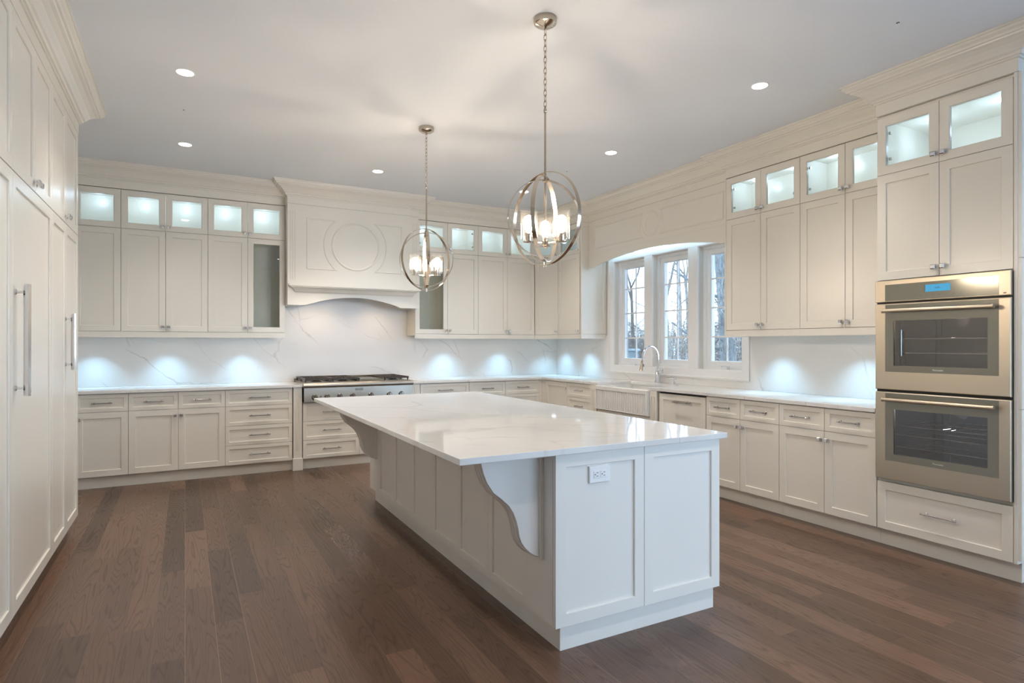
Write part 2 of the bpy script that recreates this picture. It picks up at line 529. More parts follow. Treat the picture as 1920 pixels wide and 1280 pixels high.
ZB0, ZB1, ZDR = 0.113, 0.879, 0.712     # base fronts: bottom, top, drawer split
ZU0, ZU1, ZU2, ZU3 = 1.4145, 1.4715, 2.4875, 2.868

def toe(fr, u0, u1, parent, depth=0.10):
    finish('toe_kick', MB(fr).box(u0, u1, -depth, -0.05, 0.0, 0.112), M['paint'], parent)

def base_unit(fr, u0, u1, label, cols=None, stack=None, knobs=None, depth=0.60, pullL=0.16, group=None, wide_toe=True):
    """cols = list of (u0,u1,knobside) with a drawer above a door; stack = list of z splits"""
    p = fr((u0+u1)/2, -depth/2, 0)
    t = thing('base_cabinet', label, 'cabinet', (p.x, p.y, 0), group or 'base cabinets under the worktops')
    finish('body', MB(fr).box(u0, u1, -depth, -0.0205, 0.112, 0.884), M['paint'], t)
    toe(fr, u0, u1, t)
    if cols:
        for a, b, side in cols:
            slab_drawer(fr, a, b, ZDR, ZB1, t, pullL)
            d = shaker(fr, a, b, ZB0, ZDR, t)
            if side: knob(fr, (a+0.028) if side == 'l' else (b-0.028), ZDR-0.062, d)
    if stack:
        for a, b, zs in stack:
            for lo, hi in zip(zs, zs[1:]):
                slab_drawer(fr, a, b, lo, hi, t, pullL)
    return t

def upper_unit(fr, u0, u1, label, doors, depth=0.33, lower_glass=(), group=None, z0=ZU0, ztop=ZU3, rail=True, lit=True, hinges=False, name='wall_cabinet'):
    """doors = list of (u0,u1,knobside); each column has a glazed door over a tall door"""
    p = fr((u0+u1)/2, -depth/2, z0)
    t = thing(name, label, 'cabinet', tuple(p), group or 'wall cabinets with glazed top doors')
    carcass(fr, u0, u1, ZU1-0.018, ztop+0.004, depth, t, shelves=(ZU2,), mat='interior' if False else 'paint')
    if rail:
        finish('light_rail', MB(fr).box(u0, u1, -0.022, 0.0, z0, ZU1-0.0015), M['paint'], t)
    for i, (a, b, side) in enumerate(doors):
        h = 'r' if side == 'l' else 'l'
        d = shaker(fr, a, b, ZU2, ztop, t, 'glazed_door', glazed=True, hinge=h if hinges else None)
        if side: knob(fr, (a+0.026) if side == 'l' else (b-0.026), ZU2+0.042, d)
        d = shaker(fr, a, b, ZU1, ZU2, t, 'door' if i not in lower_glass else 'glazed_door', glazed=(i in lower_glass))
        if side: knob(fr, (a+0.026) if side == 'l' else (b-0.026), ZU1+0.045, d)
    if lit:
        off = p
        n = max(1, round((u1-u0)/0.4))
        for k in range(n):
            uu = u0+(u1-u0)*(k+0.5)/n
            c = fr(uu, -depth/2, ztop-0.016)
            finish('puck_light', MB(fr).lathe((uu, -depth/2, ztop-0.022), [(0.024, 0.0), (0.027, 0.002), (0.027, 0.0075)], 16), M['puck'], t)
            light('cabinet_glow', 'POINT', (c.x, c.y, ztop-0.06), CAB_W, CABC, parent=t, off=p, shadow_soft_size=0.03)
    return t

FB = Fr((0, 6.753), (1, 0), (0, -1))     # back-wall base fronts
FU = Fr((0, 7.05), (1, 0), (0, -1))      # back-wall upper fronts
FRB = Fr((4.097, 0), (0, -1), (-1, 0))   # right-wall base fronts (u = -y)
FRU = Fr((4.397, 0), (0, -1), (-1, 0))   # right-wall upper fronts
FCU = Fr((4.34, 0), (0, -1), (-1, 0))    # corner upper by the window
FL = Fr((-0.685, 0), (0, 1), (1, 0))     # tall cabinets on the left
YW, XW, XL, ZC = 7.38, 4.74, -1.335, 3.10

# ------------------------------------------------------------ room shell
YR, XF, YE = -1.20, 7.5, -5.1
struct('floor', MB().box(XL-0.15, XF+0.15, YE-0.2, YW+0.2, -0.06, 0.0), M['floor'], 'dark brown oak plank floor')
struct('ceiling', MB().box(XL-0.15, XF+0.15, YE-0.2, YW+0.2, ZC, ZC+0.06), M['ceiling'], 'smooth off-white ceiling')
struct('wall_back', MB().box(XL-0.15, XW+0.3, YW, YW+0.15, 0, ZC), M['wall'], 'back wall behind the range')
struct('wall_left', MB().box(XL-0.15, XL, YR-0.2, YW, 0, ZC), M['wall'], 'wall behind the tall cabinets')
# right wall with the three window openings
WINS = [(5.466, 6.04), (4.770, 5.332), (4.066, 4.631)]
WZ0, WZ1 = 1.085, 2.365
m = MB()
X0, X1 = XW, XW+0.125
m.box(X0, X1, 0.95, YW, 0, WZ0); m.box(X0, X1, 0.95, YW, WZ1, ZC)
ys = [0.95] + [v for a in sorted(WINS) for v in a] + [YW]
for a, b in zip(ys[0::2], ys[1::2]): m.box(X0, X1, a, b, WZ0, WZ1)
struct('wall_right', m, M['wall'], 'right wall with three windows over the sink')
# the open room behind and to the right of the camera
m = MB().box(XW, XF+0.15, 0.83, 0.949, 0, ZC)
m.box(XF, XF+0.15, YE-0.2, 0.829, 0, 0.15).box(XF, XF+0.15, YE-0.2, 0.829, 2.75, ZC).box(XF, XF+0.15, YE-0.2, -3.0, 0.15, 2.75).box(XF, XF+0.15, 0.2, 0.829, 0.15, 2.75)
struct('wall_side', m, M['wall'], 'wall of the adjoining room')
struct('wall_rear', MB().box(XL, 2.0, YR-0.15, YR, 0, ZC).box(1.85, 2.0, YE, YR-0.151, 0, ZC), M['wall'], 'rear wall behind the camera')
m = MB()
m.box(1.85, 2.3, YE-0.15, YE, 0, ZC); m.box(7.1, XF+0.15, YE-0.15, YE, 0, ZC); m.box(2.3, 7.1, YE-0.15, YE, 2.6, ZC); m.box(2.3, 7.1, YE-0.15, YE, 0, 0.15)
struct('wall_far_rear', m, M['wall'], 'window wall of the room behind the camera')
FRr = Fr((0, YR+0.02), (-1, 0), (0, 1))
m = MB(FRr)
for k in range(4):
    a = -1.95+k*0.71
    for z0, z1 in ((0.15, 1.3), (1.33, 2.35)):
        m.rects([(0, -0.019), (0, 0.0), (0.06, 0.0), (0.07, -0.012)], a, a+0.70, z0, z1)
o = finish('trim_8', m, M['trimw']); o['kind'] = 'structure'; o['label'] = 'white wall panelling behind the camera'
m = MB()
for k in range(6): m.box(2.3+k*0.948, 2.36+k*0.948, YE-0.10, YE-0.04, 0.21, 2.54)
m.box(2.3, 7.1, YE-0.10, YE-0.04, 2.54, 2.60); m.box(2.3, 7.1, YE-0.10, YE-0.04, 0.15, 0.21)
struct('window_4', m, M['trimw'], 'wide glazed doors of the room behind the camera')
finish('window_pane', MB().box(2.33, 7.07, YE-0.075, YE-0.068, 0.2, 2.55), M['winglass'], bpy.data.objects['window_4'])
m = MB()
m.box(XF+0.05, XF+0.11, -3.0, 0.2, 0.15, 0.22); m.box(XF+0.05, XF+0.11, -3.0, 0.2, 2.68, 2.75)
for yv in (-3.0, -1.43, 0.14): m.box(XF+0.05, XF+0.11, yv, yv+0.06, 0.22, 2.68)
struct('window_5', m, M['trimw'], 'large window of the adjoining room')
finish('window_pane', MB().box(XF+0.075, XF+0.082, -2.95, 0.15, 0.22, 2.68), M['winglass'], bpy.data.objects['window_5'])

# ------------------------------------------------------------ crown mouldings
def sweep(path, prof, seg_ranges=None):
    """mitred profile along an xy path (outward = right-hand normal); returns the rings"""
    P = [Vector((p[0], p[1])) for p in path]
    nr = []
    for a, b in zip(P, P[1:]):
        d = (b-a).normalized(); nr.append(Vector((d.y, -d.x)))
    rings = []
    for i, p in enumerate(P):
        if i == 0: off = nr[0]; k = 1.0
        elif i == len(P)-1: off = nr[-1]; k = 1.0
        else:
            off = (nr[i-1]+nr[i]); off = off/(off.dot(nr[i]))
        rings.append([(p.x+off.x*q, p.y+off.y*q, z) for q, z in prof])
    return rings
CROWN = [(-0.02, 2.874), (0.003, 2.874), (0.003, 2.950), (0.012, 2.951), (0.013, 2.961), (0.024, 2.963), (0.030, 2.972),
         (0.030, 2.979), (0.040, 2.984), (0.050, 2.998), (0.070, 3.020), (0.095, 3.036), (0.112, 3.042), (0.116, 3.050),
         (0.128, 3.052), (0.134, 3.062), (0.148, 3.072), (0.150, 3.085), (0.158, 3.086), (0.158, 3.0995), (-0.02, 3.0995)]
def crown(name, path, i0, i1, label, prof=CROWN):
    r = sweep(path, prof)[i0:i1+1]
    return struct(name, MB().loft(r), M['paint'], label)
PATH = [(-1.33, 7.05), (0.975, 7.05), (0.975, 6.90), (2.375, 6.90), (2.375, 6.925), (2.470, 6.925), (2.470, 7.05),
        (4.171, 7.05), (4.34, 6.735), (4.34, 6.22), (4.46, 6.22), (4.46, 3.962), (4.397, 3.962), (4.397, 2.406), (4.097, 2.406), (4.097, 1.62), (4.739, 1.62)]
crown('trim_1', PATH, 0, 1, 'crown moulding over the cabinets left of the range hood')
crown('trim_2', PATH, 1, 6, 'crown moulding stepping round the range hood')
crown('trim_3', PATH, 6, 9, 'crown moulding over the corner cabinets')
crown('trim_4', PATH, 9, 11, 'crown moulding over the window valance')
crown('trim_5', PATH, 11, 13, 'crown moulding over the right wall cabinets')
crown('trim_6', PATH, 13, 16, 'crown moulding over the oven tower')
LP = [(-1.33, 5.37), (-0.685, 5.37), (-0.685, 1.2)]
crown('trim_7', LP[::-1] if False else [( -0.685, 1.2), (-0.685, 5.37), (-1.33, 5.37)][::1], 0, 2, 'crown moulding over the tall cabinets at left')

# ------------------------------------------------------------ back-wall uppers
upper_unit(FU, -0.94, -0.556, 'white wall cabinet with one tall door, left end of the back wall', [(-0.94, -0.556, 'l')], group=None)
finish('filler_panel', MB(FU).box(-1.33, -0.9405, -0.32, -0.002, ZU0, 2.872), M['paint'])
tag(bpy.data.objects['filler_panel'], 'white filler panel closing the upper run against the left wall', 'panel')
upper_unit(FU, -0.556, 0.209, 'white wall cabinet with two solid doors, mid-way along the left upper run', [(-0.556, -0.173, 'r'), (-0.173, 0.209, 'l')])
upper_unit(FU, 0.209, 0.972, 'white wall cabinet with a tall glass right door, touching the hood on its left', [(0.209, 0.590, 'r'), (0.590, 0.972, 'l')], lower_glass=(1,))
upper_unit(FU, 2.473, 3.324, 'white wall cabinet with a tall glass left door, touching the hood on its right', [(2.473, 2.902, 'r'), (2.902, 3.324, 'l')], lower_glass=(0,), hinges=True)
upper_unit(FU, 3.324, 4.169, 'white wall cabinet with two solid doors, between the glass-door unit and the corner', [(3.324, 3.749, 'r'), (3.749, 4.169, 'l')])
# diagonal corner unit
A = Vector((4.171, 7.05)); B = Vector((4.34, 6.735)); U = (B-A); LD = U.length; U.normalize()
FD = Fr(A, U, (-abs(U.y), -abs(U.x)) if True else None)
FD.n = Vector((U.y, -U.x, 0))
if FD.n.x > 0: FD.n = -FD.n
def diag():
    t = thing('corner_wall_cabinet', 'narrow diagonal wall cabinet in the corner, one knob at lower right', 'cabinet', (4.45, 7.1, ZU0))
    poly_o = [(4.1705, 7.062), (4.3355, 6.7555), (4.3355, 6.7355), (4.735, 6.7355), (4.735, 7.375), (4.1705, 7.375)]
    def shell(z0, z1): return MB().prism(poly_o, z0, z1, 'uv')
    finish('body', shell(ZU1-0.018, ZU1), M['paint'], t)
    m = MB(); m.prism(poly_o, ZU2-0.009, ZU2+0.009, 'uv'); m.prism(poly_o, ZU3-0.014, ZU3+0.004, 'uv')
    m.box(4.18, 4.735, 7.365, 7.375, ZU1, ZU3-0.014); m.box(4.725, 4.735, 6.74, 7.365, ZU1, ZU3-0.014)
    finish('shelf_boards', m, M['paint'], t)
    finish('light_rail', MB(FD).box(0, LD, -0.022, 0, ZU0, ZU1-0.0015), M['paint'], t)
    d = shaker(FD, 0.001, LD-0.001, ZU2, ZU3, t, 'glazed_door', glazed=True, stile=0.05)
    knob(FD, LD-0.03, ZU2+0.042, d)
    d = shaker(FD, 0.001, LD-0.001, ZU1, ZU2, t, stile=0.05)
    knob(FD, LD-0.03, ZU1+0.045, d)
    light('cabinet_glow', 'POINT', (4.5, 7.1, ZU3-0.07), CAB_W, CABC, parent=t, off=(4.45, 7.1, ZU0), shadow_soft_size=0.03)
diag()
t = upper_unit(FCU, -6.734, -6.222, 'white wall cabinet with a single door and panelled side, beside the window', [(-6.734, -6.242, 'r')], depth=0.395)
FS = Fr((0, 6.2218), (1, 0), (0, -1))
shaker(FS, 4.345, 4.735, ZU1, ZU3, t, 'side_panel', v1=0.0175, th=0.0172, stile=0.05)
finish('side_rail', MB(FS).box(4.345, 4.735, 0.0, 0.0175, ZU0, ZU1-0.002), M['paint'], t)

# ------------------------------------------------------------ right-wall uppers
upper_unit(FRU, -3.960, -3.200, 'white wall cabinet right of the windows with two tall doors', [(-3.960, -3.582, 'r'), (-3.582, -3.200, 'l')], hinges=True)
upper_unit(FRU, -3.199, -2.408, 'white wall cabinet with two tall doors touching the oven tower', [(-3.199, -2.818, 'r'), (-2.818, -2.408, 'l')], hinges=True)
finish('end_rail', MB(FRU).box(-3.980, -3.9605, -0.335, 0.0, ZU0, 2.872), M['paint'])
tag(bpy.data.objects['end_rail'], 'plain white end panel of the right wall cabinets beside the third window', 'panel')

# ------------------------------------------------------------ under-cabinet pucks
def puck(x, y, z, label):
    o = finish('under_cabinet_puck_light', MB().lathe((x, y, z), [(0.020, -0.010), (0.028, -0.009), (0.030, 0.0)], 20), M['puck'])
    tag(o, label, 'light', 'puck lights under the wall cabinets')
    light('puck_beam', 'SPOT', (x, y, z-0.014), PUCK_W*4, COOL, (0, 0, 0), spot_size=math.radians(98), spot_blend=1.0, shadow_soft_size=0.02)
where = ['nearest the tall cabinets', 'at the left third of the left run', 'nearest the hood on the left run', 'first one right of the hood', 'left of the inner corner']
for x, wz in zip((-0.80, -0.16, 0.567, 2.966, 3.773), where):
    puck(x, 7.15, ZU1-0.0185, 'round puck light under the back wall cabinets, '+wz)
for y, x, wz in ((7.10, 4.51, 'just past the inner corner'), (6.52, 4.51, 'beside the window'), (3.598, 4.51, 'below the cabinet next to the third window'), (2.85, 4.51, 'nearest the oven tower')):
    puck(x, y, ZU1-0.0185, 'round puck light under the right wall cabinets, '+wz)

# ------------------------------------------------------------ range hood
def ring_band(m, cu, cz, r0, r1, v0, v1, seg=48, a0=0, a1=2*PI):
    rings = []
    n = seg
    full = abs(a1-a0-2*PI) < 1e-6
    for i in range(n if full else n+1):
        a = a0+(a1-a0)*i/n
        c, s = math.cos(a), math.sin(a)
        rm = (r0+r1)/2
        rings.append([(cu+c*r0, v0, cz+s*r0), (cu+c*(r0+0.3*(r1-r0)), v1*0.8, cz+s*(r0+0.3*(r1-r0))), (cu+c*rm, v1, cz+s*rm), (cu+c*(r1-0.3*(r1-r0)), v1*0.8, cz+s*(r1-0.3*(r1-r0))), (cu+c*r1, v0, cz+s*r1)])
    m.loft(rings, wrap=full)
def bead(m, pts, wd=0.016, v0=0.0, v1=0.008):
    """raised bead along a polyline in the u-z plane (open)"""
    P = [Vector(p) for p in pts]
    rings = []
    for i, p in enumerate(P):
        if i == 0: d = (P[1]-P[0]).normalized(); nn = Vector((-d.y, d.x)); k = 1
        elif i == len(P)-1: d = (P[-1]-P[-2]).normalized(); nn = Vector((-d.y, d.x)); k = 1
        else:
            d0 = (P[i]-P[i-1]).normalized(); d1 = (P[i+1]-P[i]).normalized()
            n0 = Vector((-d0.y, d0.x)); n1 = Vector((-d1.y, d1.x)); nn = (n0+n1)
            nn = nn/max(0.25, nn.dot(n1))
        rings.append([(p.x-nn.x*wd/2, v0, p.y-nn.y*wd/2), (p.x-nn.x*wd/4, v1, p.y-nn.y*wd/4), (p.x+nn.x*wd/4, v1, p.y+nn.y*wd/4), (p.x+nn.x*wd/2, v0, p.y+nn.y*wd/2)])
    m.loft(rings)
def medallion_frames(fr, parent, uc, zc, R, ul, ur, zb, zt, ri=0.72):
    """ring with two rectangular bead frames whose inner ends follow the ring"""
    m = MB(fr)
    ring_band(m, uc, zc, R*ri, R*ri+0.03, -0.001, 0.010)
    finish('medallion', m, M['paint'], parent, smooth=True)
    Ro = R
    h = min(0.95*Ro, (zt-zb)/2)
    for sgn, ue in ((-1, ul), (1, ur)):
        m = MB(fr)
        a_t = math.asin(max(-1, min(1, (zt-zc)/Ro))); a_b = math.asin(max(-1, min(1, (zb-zc)/Ro)))
        arc = []
        for i in range(17):
            a = a_b+(a_t-a_b)*i/16
            arc.append((uc+sgn*math.cos(a)*Ro, zc+math.sin(a)*Ro))
        pts = [(ue, (zb+zt)/2), (ue, zb)] + arc + [(ue, zt), (ue, (zb+zt)/2)]
        bead(m, pts, 0.016, -0.001, 0.007)
        finish('panel_moulding', m, M['paint'], parent)
def fluted(fr, u0, u1, z0, z1, v0, v1, parent, name='pilaster', fz0=None, fz1=None, nfl=3, mat='paint'):
    """flat post with vertical grooves cut between fz0 and fz1"""
    fz0 = z0+0.05 if fz0 is None else fz0; fz1 = z1-0.05 if fz1 is None else fz1
    m = MB(fr); W = u1-u0
    m.box(u0, u1, v0, v1-0.006, z0, z1)
    m.box(u0, u1, v1-0.006, v1, z0, fz0); m.box(u0, u1, v1-0.006, v1, fz1, z1)
    gw = W*0.11; e = W*0.2; rest = (W-2*e-nfl*gw)/(nfl-1) if nfl > 1 else 0
    u = u0; edges = []
    m.box(u0, u0+e, v1-0.006, v1, fz0, fz1)
    u = u0+e
    for k in range(nfl):
        u += gw
        nx = rest if k < nfl-1 else e
        m.box(u, u+nx, v1-0.006, v1, fz0, fz1); u += nx
    return finish(name, m, M[mat], parent)

FH = Fr((0, 6.90), (1, 0), (0, -1))
def hood():
    t = thing('range_hood', 'tall white panelled range hood with a round medallion and arched lower edge', 'range hood', (1.72, 7.1, 1.77))
    # chimney body
    m = MB(FH)
    m.box(1.070, 2.373, -0.50, 0.0, 1.99, 2.872)
    finish('body', m, M['paint'], t)
    # apron with an arch below the shelf
    arch = []
    for i in range(25):
        k = i/24; u = 1.165+(2.24-1.165)*k
        arch.append((u, 1.773+0.100*math.sin(PI*k)**0.85))
    poly = [(1.070, 1.99), (1.070, 1.773)] + arch + [(2.373, 1.773), (2.373, 1.99)]
    # split into quads so the concave face triangulates cleanly
    m = MB(FH)
    cols = [(1.070, 1.773)]+arch+[(2.373, 1.773)]
    for (ua, za), (ub, zb) in zip(cols, cols[1:]):
        m.prism([(ua, za), (ub, zb), (ub, 1.99), (ua, 1.99)], -0.03, 0.0)
    bmn = finish('arched_apron', m, M['paint'], t)
    m = MB(FH)
    m.box(1.070, 2.373, -0.50, -0.031, 1.92, 1.989)
    m.box(1.070, 1.10, -0.50, -0.031, 1.775, 1.92); m.box(2.343, 2.373, -0.50, -0.031, 1.775, 1.92)
    finish('hood_lining', m, M['paint'], t)
    m = MB(FH); m.box(1.25, 2.19, -0.42, -0.08, 1.905, 1.9195)
    finish('filter_grille', m, M['steel_cool'], t)
    for x in (1.40, 2.04):
        finish('hood_lamp', MB(FH).lathe((x, -0.20, 1.897), [(0.03, 0), (0.034, 0.008)], 16), M['down'], t)
        light('hood_lamp_beam', 'SPOT', (x, 7.07, 1.89), 6.0, (1.0, 0.72, 0.46), (0, 0, 0), parent=t, off=(1.72, 7.1, 1.77), spot_size=math.radians(150), spot_blend=1.0, shadow_soft_size=0.03)
    # mantel shelf: mitred profile
    prof = [(0.0, 1.905), (0.006, 1.905), (0.010, 1.915), (0.022, 1.920), (0.030, 1.935), (0.045, 1.952), (0.066, 1.963), (0.075, 1.965), (0.075, 1.972), (0.090, 1.976), (0.090, 1.996), (-0.001, 1.996)]
    path = [(1.068, 6.915), (1.068, 6.899), (2.373, 6.899), (2.373, 6.930)]
    finish('mantel_shelf', MB().loft(sweep(path, prof)), M['paint'], t)
    medallion_frames(FH, t, 1.715, 2.452, 0.355, 1.180, 2.252, 2.178, 2.73, ri=0.70)
    for a, b, yy in ((0.9745, 1.0700, 6.90), (2.3735, 2.4705, 6.925)):
        fluted(Fr((0, yy), (1, 0), (0, -1)), a, b, 1.773, 2.872, -0.44, 0.0, t, fz0=2.05, fz1=2.795)
hood()

# ------------------------------------------------------------ window valance
FV = Fr((4.46, 0), (0, -1), (-1, 0))
def valance():
    t = thing('window_valance', 'arched cream valance with a small ring medallion above the sink windows', 'valance', (4.45, 5.09, 2.3))
    u0, u1 = -6.2035, -3.9805
    m = MB(FV); n = 40
    def zb(u):
        k = (u-(u0+0.09))/((u1-0.09)-(u0+0.09))
        if k <= 0 or k >= 1: return 2.297
        return 2.297+0.105*math.sin(PI*k)**0.8
    us = [u0, u0+0.0899]+[u0+0.09+(u1-u0-0.18)*i/n for i in range(n+1)]+[u1-0.0899, u1]
    for a, b in zip(us, us[1:]):
        m.prism([(a, zb(a)), (b, zb(b)), (b, 2.872), (a, 2.872)], -0.022, 0.0)
    finish('panel', m, M['paint'], t)
    medallion_frames(FV, t, -5.05, 2.660, 0.185, -6.06, -4.055, 2.530, 2.785, ri=0.62)
    finish('lower_bead', MB(FV).box(u0+0.01, u1-0.01, 0.0005, 0.004, 2.470, 2.476), M['paint'], t)
    # soffit closing the space back to the wall
    m = MB(FV)
    m.prism([(-0.0225, 2.62), (-0.278, 2.47), (-0.278, 2.64), (-0.0225, 2.64)], u0, u1, 'vz')
    finish('soffit', m, M['trimw'], t)
valance()
o = finish('led_strip_light', MB().box(4.685, 4.700, 4.02, 6.16, 2.445, 2.457), M['strip'])
tag(o, 'thin cool LED strip above the sink windows, behind the valance', 'light')
light('strip_glow', 'AREA', (4.66, 5.09, 2.44), 0.7, COOL, (0, math.radians(-15), 0), shape='RECTANGLE', size=0.03, size_y=2.0)

# ------------------------------------------------------------ windows and casing
def casing():
    m = MB()
    # flat casing with back band, built of mitred frame rectangles in the y-z plane (x outward = -x)
    FWn = Fr((XW, 0), (0, -1), (-1, 0))
    m.fr = FWn
    m.rects([(0.0, 0.0), (0.0, 0.030), (0.016, 0.030), (0.020, 0.022), (0.088, 0.018), (0.095, 0.014), (0.098, 0.0)], -6.139, -3.968, 0.992, 2.463, wrap=True)
    for (a, b) in ((5.332, 5.466), (4.631, 4.770)):
        m.box(-b, -a, 0.0005, 0.020, WZ0, WZ1)
    o = finish('trim_9', m, M['trimw']); o['kind'] = 'structure'; o['label'] = 'white casing and mullion posts round the three sink windows'
casing()
def window(idx, y0, y1, label, crank):
    X = 4.80
    # sash frame
    m = MB()
    Fw = Fr((X, 0), (0, -1), (-1, 0))
    m.fr = Fw
    m.rects([(0.001, -0.09), (0.001, 0.0), (0.030, 0.0), (0.034, -0.010), (0.036, -0.012), (0.036, -0.09)], -y1, -y0, WZ0, WZ1, wrap=True)
    m.rects([(0.0365, -0.075), (0.0365, -0.020), (0.082, -0.020), (0.088, -0.030), (0.088, -0.075)], -y1, -y0, WZ0, WZ1, wrap=True)
    w_ = struct('window_%d' % idx, m, M['vinyl'], label)
    gy0, gy1, gz0, gz1 = y0+0.08, y1-0.08, WZ0+0.08, WZ1-0.08
    finish('window_pane', MB().box(X+0.048, X+0.054, gy0, gy1, gz0, gz1), M['winglass'], w_)
    m = MB()
    ym = (gy0+gy1)/2
    m.box(X+0.038, X+0.0475, ym-0.008, ym+0.008, gz0, gz1)
    for k in (1, 2, 3):
        z = WZ0+0.035+(k)*0.302
        m.box(X+0.037, X+0.0474, gy0, gy1, z-0.008, z+0.008)
    finish('muntins', m, M['vinyl'], w_)
    if crank:
        m = MB(); yc = (y0+y1)/2-0.02
        m.prism([(yc-0.05, WZ0+0.036), (yc+0.05, WZ0+0.036), (yc+0.035, WZ0+0.055), (yc-0.01, WZ0+0.06)], 0, 0.03, 'uz') if False else None
        m.box(X-0.035, X-0.001, yc-0.045, yc+0.045, WZ0+0.002, WZ0+0.024)
        m.tube([(X-0.03, yc+0.02, WZ0+0.022), (X-0.04, yc+0.03, WZ0+0.045), (X-0.045, yc-0.02, WZ0+0.050), (X-0.045, yc-0.08, WZ0+0.040)], 0.006, 8)
        finish('crank_handle', m, M['vinyl'], w_, smooth=True)
window(1, *WINS[0], 'left window over the sink, two by four small panes', True)
window(2, *WINS[1], 'middle window over the sink', False)
window(3, *WINS[2], 'right window over the sink, partly hidden by the wall cabinet', True)

# ------------------------------------------------------------ backsplash
m = MB()
m.box(XL+0.001, XW-0.001, YW-0.018, YW-0.0005, 0.9145, ZU1-0.019)
m.box(0.974, 2.472, YW-0.018, YW-0.0005, ZU1-0.0189, 2.0)
o = finish('backsplash_slab', m, M['quartz_back']); tag(o, 'white veined quartz backsplash along the back wall and up behind the range', 'backsplash')
m = MB()
m.box(XW-0.0175, XW-0.0005, 2.408, YW-0.019, 0.9145, 0.991)
m.box(XW-0.0175, XW-0.0005, 6.1405, YW-0.019, 0.991, ZU1-0.019)
m.box(XW-0.0175, XW-0.0005, 2.408, 3.9665, 0.991, ZU1-0.019)
o = finish('backsplash_slab', m, M['quartz_right']); tag(o, 'white veined quartz backsplash along the right wall under the windows', 'backsplash')

# ------------------------------------------------------------ base cabinets
base_unit(FB, -0.888, -0.473, 'single-door base cabinet at the left end of the back run', [(-0.888, -0.473, 'l')])
o = finish('filler_panel', MB(FB).box(-1.33, -0.8885, -0.60, -0.01, 0.0, 0.884), M['paint']); tag(o, 'white filler panel closing the base run behind the tall cabinets', 'panel')
base_unit(FB, -0.473, 0.357, 'two-door base cabinet with two drawers, left of the four-drawer stack', [(-0.473, -0.060, 'r'), (-0.060, 0.357, 'l')])
base_unit(FB, 0.357, 1.004, 'base cabinet with a stack of four drawers, left of the range', stack=[(0.357, 1.004, (ZB0, 0.311, 0.509, 0.711, ZB1))], pullL=0.208)
def post(fr, u0, u1, label, vf=0.012, plinth=True, depth=0.6, z1=0.884):
    p = fr((u0+u1)/2, -0.05, 0)
    t = thing('fluted_post', label, 'post', (p.x, p.y, 0), 'fluted posts beside the range and sink')
    fluted(fr, u0, u1, 0.1305, z1, -depth, vf, t, 'shaft', fz0=0.20, fz1=z1-0.06)
    if plinth: finish('plinth_block', MB(fr).box(u0-0.008, u1+0.008, -0.10, vf+0.012, 0, 0.130), M['paint'], t, bevel=0.002)
    return t
post(FB, 1.012, 1.0985, 'fluted white post on a plinth block at the left side of the range')
p = FB(1.715, -0.3, 0)
t = thing('range_base_cabinet', 'white cabinet with two stacks of three drawers under the range', 'cabinet', (p.x, p.y, 0))
finish('body', MB(FB).box(1.1085, 2.3215, -0.60, -0.0205, 0.112, 0.718), M['paint'], t)
toe(FB, 1.1085, 2.3215, t)
for a, b in ((1.110, 1.715), (1.715, 2.320)):
    for lo, hi in ((ZB0, 0.311), (0.311, 0.515), (0.515, 0.717)): slab_drawer(FB, a, b, lo, hi, t, 0.20)
post(FB, 2.3315, 2.421, 'fluted white post on a plinth block at the right side of the range')
base_unit(FB, 2.432, 3.060, 'wide drawer base cabinet just right of the range', stack=[(2.432, 3.060, (ZB0, 0.411, 0.711, ZB1))], pullL=0.20)
base_unit(FB, 3.061, 3.563, 'narrow base cabinet behind the island, one drawer over a door', [(3.061, 3.563, 'r')])
base_unit(FB, 3.564, 4.064, 'drawer base cabinet in the inner corner of the back run', stack=[(3.564, 4.064, (ZB0, 0.411, 0.711, ZB1))], pullL=0.17)
o = finish('corner_post', MB().box(4.0655, 4.0965, 6.753, 6.79, 0.0, 0.884).box(4.097, 4.13, 6.655, 6.79, 0.0, 0.884), M['paint']); tag(o, 'plain white corner stile where the two base runs meet', 'post')
# right wall run (u = -y)
t = thing('base_cabinet', 'single full-height door base cabinet next to the inner corner on the right wall', 'cabinet', (4.4, 6.4, 0))
finish('body', MB(FRB).box(-6.652, -6.150, -0.60, -0.0205, 0.112, 0.884), M['paint'], t); toe(FRB, -6.652, -6.150, t)
d = shaker(FRB, -6.652, -6.150, ZB0, ZB1, t); knob(FRB, -6.178, ZB1-0.07, d)
base_unit(FRB, -6.149, -5.645, 'four-drawer base cabinet left of the farmhouse sink', stack=[(-6.149, -5.645, (ZB0, 0.311, 0.509, 0.711, ZB1))], pullL=0.14)
post(FRB, -5.644, -5.545, 'fluted white post left of the sink', plinth=False)
t = thing('sink_base_cabinet', 'white cabinet carrying the farmhouse sink', 'cabinet', (4.4, 5.09, 0))
m = MB(FRB); m.box(-5.5315, -4.6485, -0.60, -0.0205, 0.112, 0.60)
finish('body', m, M['paint'], t); toe(FRB, -5.5315, -4.6485, t)
for a, b, s in ((-5.530, -5.09, 'r'), (-5.09, -4.650, 'l')):
    d = shaker(FRB, a, b, ZB0, 0.615, t); knob(FRB, b-0.028 if s == 'r' else a+0.028, 0.55, d)
post(FRB, -4.6475, -4.550, 'fluted white post between the sink and the dishwasher', plinth=False)
